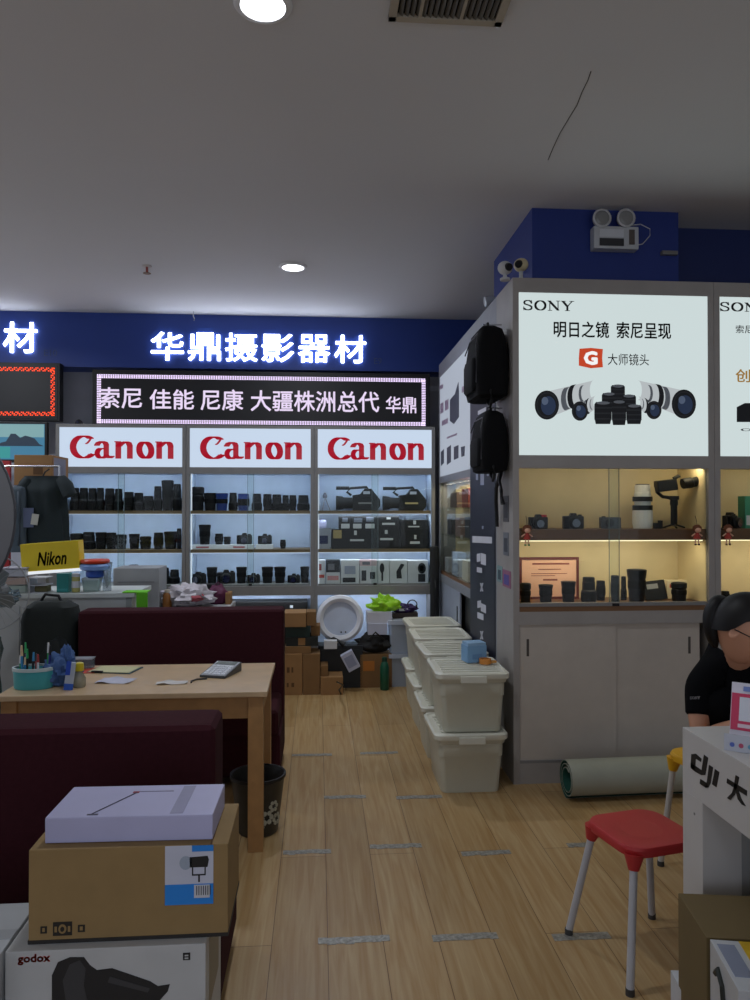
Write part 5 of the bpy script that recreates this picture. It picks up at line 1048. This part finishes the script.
flat('printed_light', mat((28, 28, 30), .5), t, Fm, [[LP(52, 1000), LP(52, 975), LP(58, 962), (LP(70, 957)), LP(84, 957), LP(90, 965), LP(97, 970), LP(112, 968), LP(150, 981), LP(158, 986), LP(170, 984), LP(168, 991), LP(160, 1000), LP(160, 1020), LP(60, 1040)]])
flat('printed_hood', mat((58, 58, 60), .5), t, Fm, [[LP(66, 1000), LP(63, 980), LP(70, 964), LP(80, 960), LP(86, 968), LP(84, 985), LP(90, 1010)], [LP(110, 976), LP(150, 988), LP(148, 992), LP(108, 982)]], .0018)
v0 = LP(183, 960); flat('small_mark', mat((24, 24, 26), .5), t, Fm, [rect(v0[0], v0[0]+.016, v0[1], v0[1]+.016)]); flat('small_mark_inner', GWH, t, Fm, [rect(v0[0]+.004, v0[0]+.012, v0[1]+.003, v0[1]+.006), rect(v0[0]+.004, v0[0]+.012, v0[1]+.009, v0[1]+.012)], .002)
MB().box(w/2, w/2+.001, -d/2+.05, d/2-.05, gz-.18, gz-.02).build('side_panel', mat((150, 140, 120), .6), t)
x1_ = gx0-.006
t = thing('white_box', 'plain white box touching the studio light box, cut off at lower left', 'box', (x1_-.2, 1.78, 0)); MB().box(-.2, .2, -.14, .14, 0, .63).build('carton', mat((186, 188, 190), .55), t, bevel=.003); MB().box(-.2, .2, -.02, .02, .63, .6312).build('packing_tape', mat((170, 172, 174), .3), t)
# brown box
bz0 = gz+.001; by0 = AZ(130, 940, bz0).y; bz1 = AY(130, 847, by0).z; bx0, bx1 = AY(28.5, 900, by0).x, AY(228, 900, by0).x; by1 = AZ(243, 803, bz1).y
t = thing('light_carton', 'brown cardboard carton with a blue and white lamp label on the studio light box', 'box', ((bx0+bx1)/2, (by0+by1)/2, bz0)); w, d, h = bx1-bx0, by1-by0, bz1-bz0
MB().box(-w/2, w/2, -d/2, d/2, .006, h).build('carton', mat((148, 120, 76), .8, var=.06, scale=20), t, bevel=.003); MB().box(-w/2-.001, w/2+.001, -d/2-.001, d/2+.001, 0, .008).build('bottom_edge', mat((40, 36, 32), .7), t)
Fm = FRONT(-w/2, -d/2, 0)
lx0, lx1 = .68*w, .925*w
lab = MB().prism(rect(lx0, lx1, .36*h, .995*h), Fm, .0012).build('lamp_label', mat((198, 200, 214), .5), t)
flat('blue_band', mat((30, 130, 215), .5), lab, Fm, [rect(lx0, lx1, .36*h, .58*h)], .0018); flat('blue_corner', mat((30, 130, 215), .5), lab, Fm, [rect(lx0+.06, lx1, .93*h, .995*h)], .0018)
flat('barcode', mat((200, 200, 205), .5), lab, Fm, [rect(lx0+.065, lx1-.008, .43*h, .57*h)], .0024); flat('barcode_lines', mat((50, 50, 55), .5), lab, Fm, [rect(lx0+.07+i*.005, lx0+.072+i*.005, .46*h, .56*h) for i in range(7)], .003)
ux = lx0+.02
flat('printed_lamp', BLACK, lab, Fm, [[(ux+.035, .76*h), (ux+.075, .76*h), (ux+.078, .84*h), (ux+.075, .88*h), (ux+.035, .87*h)], rect(ux+.04, ux+.043, .68*h, .76*h), rect(ux+.068, ux+.071, .68*h, .76*h), rect(ux+.04, ux+.071, .67*h, .685*h), rect(ux+.054, ux+.058, .6*h, .67*h)], .0018)
flat('printed_dish', mat((160, 170, 185), .5), lab, Fm, [arc(ux+.026, .81*h, .014, .075*h, 0, 360, 16)[:-1]], .0018)
q = mat((34, 28, 20), .7)
flat('black_stamp', q, t, Fm, [rect(.122*w, .216*w, .08*h, .225*h), rect(.06*w, .092*w, .11*h, .185*h), rect(.245*w, .28*w, .11*h, .185*h)]); [flat('stamp_symbol', mat((148, 120, 76), .8), t, Fm, [q_], .002) for q_ in [arc(.169*w, .152*h, .02*w, .05*h, 0, 360, 16)[:-1], rect(.13*w, .142*w, .12*h, .18*h), rect(.196*w, .208*w, .12*h, .18*h), rect(.07*w, .082*w, .13*h, .17*h), rect(.255*w, .27*w, .13*h, .17*h)]]; flat('stamp_dot', q, t, Fm, [arc(.169*w, .152*h, .01*w, .027*h, 0, 360, 12)[:-1]], .003)
MB().box(w/2-.04, w/2-.036, -d/2, d/2, h, h+.0006).build('top_seam', dpr, t)
# lilac box
p0 = AZ(44, 846, bz1); p1 = AZ(212, 845, bz1); lw = p1.x-p0.x
h = .058; d = AZ(150, 785, bz1+h).y-p0.y-.01; t = thing('flat_white_box', 'flat lilac-white box with a thin line drawing, topmost of the foreground stack', 'box', ((p0.x+p1.x)/2, p0.y+d/2+.006, bz1+.001), R(-1.2))
MB().box(-lw/2, lw/2, -d/2, d/2, 0, h).build('carton', mat((182, 180, 212), .5), t, bevel=.004)
MB().box(-lw/2+.09, -lw/2+.115, -d/2+.01, -d/2+.016, h, h+.001).tube([(-lw/2+.1, -d/2+.015, h+.001), (-lw/2+.17, d/2-.05, h+.001)], .0012, 4).build('line_drawing', mat((70, 66, 84), .5), t)
MB().box(-lw/2+.16, -lw/2+.175, d/2-.052, d/2-.043, h, h+.0012).build('red_dot', mat((150, 50, 60), .5), t); MB().box(lw/2-.10, lw/2-.07, -d/2+.01, d/2-.01, h, h+.0006).build('grey_stripe', mat((150, 148, 176), .5), t)
MB().box(-lw/2+.17, lw/2-.12, d/2-.045, d/2-.041, h, h+.0006).build('printed_line', mat((120, 118, 140), .5), t)
# ============================================================ FOREGROUND RIGHT
def stool(cx, cy, top, rz, mseat, mleg, label, ft, s=.148, hgt=.452):
    t = thing('stool', label, 'stool', (cx, cy, 0), rz, 'plastic topped stools')
    rings = [[Vector((x, y, z)) for x, y in rrect(s*2*k, s*2*k, s*.5, 6)] for k, z in ((.86, hgt-.045), (1.0, hgt-.035), (1.03, hgt-.012), (1.0, hgt-.002), (.93, hgt+.001), (.5, hgt-.006))]
    st = MB().loft(rings).build('seat', mseat, t, smooth=True)
    for sx in (-1, 1):
        for sy in (-1, 1):
            a = Vector((sx*s*.80, sy*s*.80, hgt-.03)); b_ = Vector((sx*ft, sy*ft, .012))
            MB().cyl(a, a-(a-b_)*.12, .034, .018).build('leg_socket', mseat, t, smooth=True)
            l = MB().cyl(a, b_, .0135).build('leg', mleg, t, smooth=True); MB().cyl(b_-Vector((0, 0, .012)), b_+Vector((0, 0, .01)), .015).build('foot_cap', mat((60, 60, 60), .6), l)
    return t
SRED = mat((184, 46, 48), .45, var=.03)
# stool placed from its three visible feet
F1, F2, F3 = AZ(573, 941, 0), AZ(627, 996, 0), AZ(655, 917, 0)
cx, cy = (F1.x+F3.x)/2+.03, (F1.y+F3.y)/2-.12
cen = Vector(((F2.x+ (F1.x+F3.x-F2.x))/2, 0, 0))
cx = (F1.x+F3.x)/2; cy = (F1.y+F3.y)/2-.11
cx, cy = 1.165, 2.64
stool(cx, cy, .46, R(13), SRED, mat((186, 186, 190), .35), 'red topped stool with pale metal legs standing by the white counter', .185)
stool(1.75, 3.17, .46, R(18), mat((214, 160, 20), .45, var=.03), mat((190, 186, 180), .35), 'yellow topped stool half hidden behind the white counter', .17, .16, .52)
# white counter with DJI
CW = mat((196, 192, 188), .45, var=.02)
ct = thing('demo_counter', 'white demonstration counter with black lettering at the right edge', 'counter', (1.085, 2.17, 0))
MB().box(0, .75, -1.25, 0, .768, .95).build('counter_top', CW, ct, bevel=.002)
MB().box(.0, .115, -.115, 0, 0, .768).build('leg_post', CW, ct, bevel=.002); MB().box(.115, .72, -.11, -.09, 0, .768).build('end_panel', mat((150, 150, 148), .5), ct)
MB().box(.62, .735, -1.2, -1.09, 0, .768).build('leg_post', CW, ct, bevel=.002)
MB().box(.0, .115, -1.25, -1.14, 0, .768).build('leg_post', CW, ct, bevel=.002)
for zz in (.72, .42): MB().cyl((-.001, -.07, zz), (.0, -.07, zz), .004).build('screw', mat((120, 118, 116), .5), ct)
def CX(px, py):
    v = AX(px, py, 1.085); return v
def cpoly(qs, name, m, tt=.0016):
    b = MB()
    for q in qs:
        vs = [CX(650+x/7.5, 680+y/7.5)-Vector((1.085, 2.17, 0)) for x, y in q]; n = len(vs)
        b.add([(v.x-.0003, v.y, v.z) for v in vs]+[(v.x-tt, v.y, v.z) for v in vs], [tuple(range(n)), tuple(range(n, 2*n))[::-1]]+[(i, (i+1) % n, n+(i+1) % n, n+i) for i in range(n)])
    return b.build(name, m, ct)
cpoly([[(313, 556), (345, 553), (340, 672), (308, 655)], [(308, 620), (338, 640), (392, 678), (388, 712), (345, 690), (308, 660)], [(345, 553), (388, 590), (384, 614), (343, 588)], [(408, 560), (438, 584), (416, 712), (388, 712), (392, 660)],
       [(446, 636), (474, 655), (456, 775), (440, 806), (420, 808), (424, 775), (430, 760)], [(380, 742), (425, 770), (440, 806), (420, 808), (376, 778)], [(490, 668), (522, 690), (500, 803), (468, 782)]], 'black_logo', BLACK)
cpoly([[(582, 738), (730, 830), (726, 868), (578, 772)], [(645, 714), (670, 728), (655, 812), (640, 860), (606, 900), (580, 885), (618, 846), (632, 800)], [(640, 812), (664, 826), (690, 895), (720, 945), (692, 935), (662, 895)]], 'black_character', BLACK)
# payment stand
ps = AZ(727, 746, .95); t = thing('payment_stand', 'pink and white printed card in an acrylic stand on the white counter', 'sign stand', (ps.x+.045, ps.y-.03, .9505), R(-38))
Mt = Matrix.Rotation(R(-22), 4, 'X')
MB().box(-.055, .055, -.045, .03, 0, .004).build('stand_base', mat((200, 205, 215), .2), t)
MB().box(-.05, .05, -.002, .002, .004, .175, Mt).build('card', mat((220, 216, 226), .5), t)
MB().box(-.048, .048, -.0045, -.002, .045, .145, Mt).build('pink_panel', mat((206, 60, 96), .5), t); MB().box(-.028, .028, -.006, -.0045, .07, .135, Mt).build('white_square', mat((215, 216, 224), .5), t)
MB().box(-.03, .02, -.0052, -.0045, .052, .062, Mt).build('white_print', mat((225, 200, 210), .5), t)
for k in range(4): MB().cyl((-.035+k*.022, -.0455, .018), (-.035+k*.022, -.048, .018), .006).build('round_icon', mat([(90, 110, 190), (190, 80, 110), (100, 160, 190), (120, 120, 190)][k], .5), t)
MB().box(-.055, .055, -.0455, -.0435, .0, .045).build('front_lip', mat((215, 218, 228), .15, trans=.25), t)
MB().box(-.02, .02, -.005, -.004, .152, .165, Mt).build('heading', mat((120, 140, 200), .5), t)
# brown box right
P = [AZ(678, 893, .55), AZ(703.5, 933, .55)]
dirv = (P[1]-P[0]).normalized(); ang = math.atan2(dirv.y, dirv.x)+PI/2
L = (P[1]-P[0]).length
t = thing('cardboard_box', 'olive brown cardboard carton beneath the white counter corner', 'box', (P[0].x, P[0].y, 0), ang, 'cartons at lower right')
MB().box(0, .44, -L-.02, 0, 0, .55).build('carton', mat((110, 92, 56), .8, var=.05), t, bevel=.003); MB().box(.2, .25, -L-.02, 0, .55, .551).build('packing_tape', mat((130, 110, 70), .4), t)
Q0, Q1 = AZ(704.5, 934.5, .552), AZ(732, 985, .552); dv = (Q1-Q0); a2 = math.atan2(dv.y, dv.x)+PI/2; L2 = dv.length
t = thing('printed_gift_box', 'glossy white box with yellow patterned top in the lower right corner', 'box', (Q0.x+.003, Q0.y-.02, 0), a2, 'cartons at lower right')
MB().box(0, .36, -L2, 0, 0, .552).build('carton', mat((190, 192, 194), .35), t, bevel=.002)
tp_ = MB().box(.065, .355, -L2+.003, -.003, .552, .5535).build('yellow_panel', mat((214, 170, 40), .35, var=.3, scale=14), t)
for k in range(9): MB().blob((.1+.03*(k % 4)+.01*k, -.04-.035*(k % 3), .554), .012+.003*(k % 3), .014, .003, .3, 5, 6, k).build('printed_figure', mat([(60, 150, 70), (190, 90, 30), (120, 80, 40), (210, 210, 200)][k % 4], .5), tp_)
MB().box(.01, .05, -L2+.05, -.02, .552, .553).build('silver_sticker', mat((180, 190, 215), .15, metal=.5), t)
MB().tube([(-.0012, -.05, .5), (-.0012, -.07, .52), (-.0012, -.1, .5), (-.0012, -.115, .44), (-.0012, -.14, .34)], .008, 6).build('dark_curve_print', mat((40, 44, 40), .5), t)
MB().box(.0, .36, -L2-.001, -L2, .1, .52).build('dark_red_front', mat((70, 20, 22), .5), t)
p = AZ(672, 966, .3); t = thing('slim_white_box', 'slim white box with orange print standing against the olive carton', 'box', (p.x+.005, p.y-.02, 0), ang); MB().box(-.018, .02, -.09, 0.0, 0, .3).build('carton', mat((196, 198, 202), .5), t, bevel=.002); MB().box(-.008, .008, -.0915, -.09, .2, .27).build('orange_print', mat((210, 110, 40), .5), t)
# ============================================================ PERSON
SKIN = mat((196, 142, 112), .55, var=.04); TEE = mat((10, 10, 12), .9, var=.02, spec=.1); HAIR = mat((14, 11, 10), .5, spec=.3)
pr = thing('person', 'person with tied dark hair and glasses in a black t-shirt, leaning over the white counter', 'person', (1.52, 2.62, 0))
O = Vector((1.52, 2.62, 0))
def skin(name, verts, edges, radii, m, parent, sub=2):
    me = bpy.data.meshes.new(name); me.from_pydata([tuple(Vector(v)-O) for v in verts], edges, []); me.update()
    o = bpy.data.objects.new(name, me); COL.objects.link(o); o.parent = parent
    sm = o.modifiers.new('s', 'SKIN'); sm.use_smooth_shade = True
    for i, r in enumerate(radii): me.skin_vertices[0].data[i].radius = r if isinstance(r, tuple) else (r, r)
    me.skin_vertices[0].data[0].use_root = True
    ss = o.modifiers.new('d', 'SUBSURF'); ss.levels = sub; ss.render_levels = sub
    dg = bpy.context.evaluated_depsgraph_get(); m2 = bpy.data.meshes.new_from_object(o.evaluated_get(dg))
    o.modifiers.clear(); o.data = m2; m2.materials.clear(); m2.materials.append(m)
    for pl in m2.polygons: pl.use_smooth = True
    return o
RS = AY(699, 682, 2.62)      # right shoulder (left in picture)
RE = AY(700, 738, 2.56); RW = Vector((1.50, 2.34, .93))
HC = AY(743, 629, 2.5)       # head centre
NK = AY(737, 668, 2.60)
LS = RS+Vector((.32, -.10, .0)); LE = LS+Vector((.03, -.12, -.23)); LW = Vector((1.66, 2.2, .985))
CH_ = (RS+LS)/2+Vector((0, .04, -.03)); PV = Vector((1.64, 2.78, .56)); WA = (CH_*.45+PV*.55)
HipR, HipL = PV+Vector((-.09, .02, -.02)), PV+Vector((.09, -.02, -.02))
KR, KL = Vector((1.60, 2.44, .50)), Vector((1.78, 2.40, .50)); AR, AL = Vector((1.60, 2.46, .08)), Vector((1.78, 2.44, .08)); TR, TL = Vector((1.61, 2.33, .03)), Vector((1.78, 2.31, .03))
TRP = AY(716, 668, 2.64)
V = [PV, WA, CH_, NK, HC-Vector((0, 0, .04)), RS, RE, RW, LS, LE, LW, HipR, KR, AR, TR, HipL, KL, AL, TL, TRP]
E = [(0, 1), (1, 2), (2, 3), (3, 4), (2, 19), (19, 5), (5, 6), (6, 7), (2, 8), (8, 9), (9, 10), (0, 11), (11, 12), (12, 13), (13, 14), (0, 15), (15, 16), (16, 17), (17, 18)]
rad = [.10, .09, .08, .05, .055, .05, .036, .024, .05, .036, .024, .075, .052, .034, .025, .075, .052, .034, .025, .045]
body = skin('body', V, E, rad, SKIN, pr)
RC = CH_+Vector((-.10, -.03, -.05)); RW2 = WA+Vector((-.08, 0, .02)); TLP = LS.lerp(CH_, .4)+Vector((0, 0, .05))
skin('t_shirt', [PV+Vector((0, 0, .03)), WA, CH_, NK-Vector((0, 0, .03)), TRP, RS, RS.lerp(RE, .55), RS.lerp(RE, .62), TLP, LS, LS.lerp(LE, .7)], [(0, 1), (1, 2), (2, 3), (2, 4), (4, 5), (5, 6), (6, 7), (2, 8), (8, 9), (9, 10)], [.15, .15, .14, .075, .075, .056, .05, .053, .07, .066, .056], TEE, pr)
skin('shirt_side', [RW2, RC, RS.lerp(RC, .45)+Vector((0, 0, .02))], [(0, 1), (1, 2)], [.10, .095, .07], TEE, pr)
skin('trousers', [PV, HipR, KR, AR+Vector((0, 0, .03)), HipL, KL, AL+Vector((0, 0, .03))], [(0, 1), (1, 2), (2, 3), (0, 4), (4, 5), (5, 6)], [.12, .088, .066, .05, .088, .066, .05], mat((24, 24, 30), .9), pr)
for s, T, A_ in ((0, TR, AR), (1, TL, AL)): MB().rbox(.09, .24, .07, .035, 0, 1, top=.04, M=Matrix.Translation((A_+T)/2-O-Vector((0, .0, ((A_+T)/2).z)))).build('shoe', BLACK, pr, smooth=True)
# hands: palm + fingers
def hand(wr, d, side):
    d = Vector(d).normalized(); sidev = d.cross(Vector((0, 0, 1))).normalized()*side; pal = wr+d*.045
    V = [wr, pal, pal+d*.03]; E = [(0, 1), (1, 2)]; rr = [(.022, .018), (.03, .014), (.03, .013)]
    for k, (off, ln) in enumerate(((-.03, .062), (-.01, .075), (.01, .07), (.028, .055))):
        b0 = len(V); st = pal+d*.035+sidev*off; V += [st, st+d*ln*.5+Vector((0, 0, .006)), st+d*ln-Vector((0, 0, .012))]; E += [(2, b0), (b0, b0+1), (b0+1, b0+2)]; rr += [.0095, .0085, .007]
    b0 = len(V); st = wr+d*.025-sidev*.03; V += [st, st+d*.03-sidev*.018, st+d*.055-sidev*.02]; E += [(1, b0), (b0, b0+1), (b0+1, b0+2)]; rr += [.011, .0095, .008]
    return skin('hand', V, E, rr, SKIN, body, 1)
hand(RW+Vector((0, 0, .02)), (.8, -.4, .12), -1); hand(LW, (-.3, -.9, 0), 1)
# head
FD = Vector((.62, -.66, -.42)).normalized()       # facing direction
UP = Vector((.2, -.2, .95)); UP = (UP-FD*UP.dot(FD)).normalized(); SD = FD.cross(UP)   # SD: figure's right... side
Mh = Matrix(((SD.x, FD.x, UP.x, HC.x-O.x), (SD.y, FD.y, UP.y, HC.y-O.y), (SD.z, FD.z, UP.z, HC.z-O.z), (0, 0, 0, 1)))  # local x side, y forward, z up
def headmesh(scale, cut, m, name, face=True):
    rings = []; n = 28
    for i in range(1, 20):
        th = PI*i/20; z = -math.cos(th); ring = []
        for j in range(n):
            ph = 2*PI*j/n; x = math.sin(th)*math.cos(ph)*.078; y = math.sin(th)*math.sin(ph)*.098; zz = z*.12
            if zz < 0: k = 1+zz/.12*.42; x *= k; y = y*(1+zz/.12*.25)+(-zz/.12)*.018
            if face and y > 0:
                g = lambda cx_, cz_, sx_, sz_: math.exp(-((x-cx_)/sx_)**2-((zz-cz_)/sz_)**2)
                y += .024*g(0, -.022, .012, .018)+.012*g(0, .0, .009, .03)-.010*g(.03, .006, .016, .012)-.010*g(-.03, .006, .016, .012)+.006*g(0, -.058, .02, .008)-.004*g(0, -.05, .02, .003)+.006*g(0, -.092, .02, .014)
            v = Vector((x, y, zz))*scale
            ring.append(Mh @ v)
        rings.append(ring)
    return MB().loft(rings).build(name, m, pr, smooth=True)
headmesh(1, 0, SKIN, 'head')
for s in (-1, 1):
    MB().lathe([(.004, -.008), (.018, -.006), (.02, 0), (.014, .004), (.006, .002)], 16, Mh @ Matrix.Translation((s*.078, -.004, -.005)) @ Matrix.Rotation(s*R(75), 4, 'Y') @ Matrix.Scale(1.3, 4, (1, 0, 0)) @ Matrix.Scale(.85, 4)).build('ear', SKIN, pr, smooth=True)
    MB().blob((0, 0, 0), .012, .008, .007, 0, 1, 8).build('eye', mat((60, 40, 34), .2), pr).matrix_local = Mh @ Matrix.Translation((s*.03, .083, .006))
MB().prism(arc(0, 0, .02, .005, 0, 360, 14)[:-1], Mh @ Matrix.Translation((0, .098, -.056)) @ Matrix.Rotation(-PI/2, 4, 'X'), .003).build('mouth', mat((150, 80, 76), .5), pr)
# hair cap: shell covering top, back and sides
rings = []; n = 32
hv = MB(); 
for i in range(0, 15):
    th = PI*(i/14*.64); ring = []
    for j in range(n):
        ph = 2*PI*j/n; fwd = math.sin(ph)
        t_ = th/(.64)*((.47-.2*math.sqrt(fwd)) if fwd > 0 else (.47+.15*math.sqrt(-fwd)))
        x = math.sin(t_)*math.cos(ph)*.088; y = math.sin(t_)*math.sin(ph)*.108-.004; z = math.cos(t_)*.13
        k = 1+.012*math.sin(ph*16)
        ring.append(Mh @ Vector((x*k, y*k, z+.002)))
    rings.append(ring)
inner = [[Mh @ ((Mh.inverted() @ p)*.9) for p in rg] for rg in rings[::-1]]
hv.loft(rings+inner).build('hair', HAIR, pr, smooth=True)
HW = HC
skin('ponytail', [HW+Vector(v) for v in ((-.02, .06, .085), (-.055, .06, .095), (-.08, .055, .06), (-.088, .05, .01), (-.082, .05, -.04), (-.07, .05, -.075))], [(k, k+1) for k in range(5)], [.022, .03, .034, .032, .024, .008], HAIR, pr)
for s in (-1, 1):
    MB().tube([Mh @ Vector((s*.03+.026*math.cos(a*PI/10), .108, .004+.02*math.sin(a*PI/10))) for a in range(20)], .002, 6, True).build('glasses_rim', BLACK, pr)
    MB().tube([Mh @ Vector((s*.057, .106, .008)), Mh @ Vector((s*.083, .05, .008)), Mh @ Vector((s*.085, -.005, .006))], .002, 6).build('glasses_temple', BLACK, pr)
MB().tube([Mh @ Vector((-.006, .112, .008)), Mh @ Vector((.006, .112, .008))], .002, 6).build('glasses_bridge', BLACK, pr)
s_ = RS.lerp(RE, .5)-O; p = AY(690, 698, 2.545); q = AY(701, 695, 2.545)
place(sony_letters(), FRONT(p.x-O.x, p.y-O.y, p.z-O.z-.004), .036, .009, 4.1, 1, 'sleeve_lettering', mat((170, 170, 175), .6), pr)
stool(1.70, 2.79, .46, R(8), mat((190, 40, 44), .45, var=.03), mat((186, 186, 190), .35), 'stool under the seated person behind the white counter', .15, .13, .43)
# ============================================================ LIGHT
w = bpy.data.worlds.new('world'); S.world = w; w.use_nodes = True
w.node_tree.nodes['Background'].inputs[0].default_value = (.70, .77, .92, 1); w.node_tree.nodes['Background'].inputs[1].default_value = .9
S.cycles.max_bounces = 6; S.cycles.diffuse_bounces = 3; S.cycles.transparent_max_bounces = 12; S.cycles.use_denoising = True
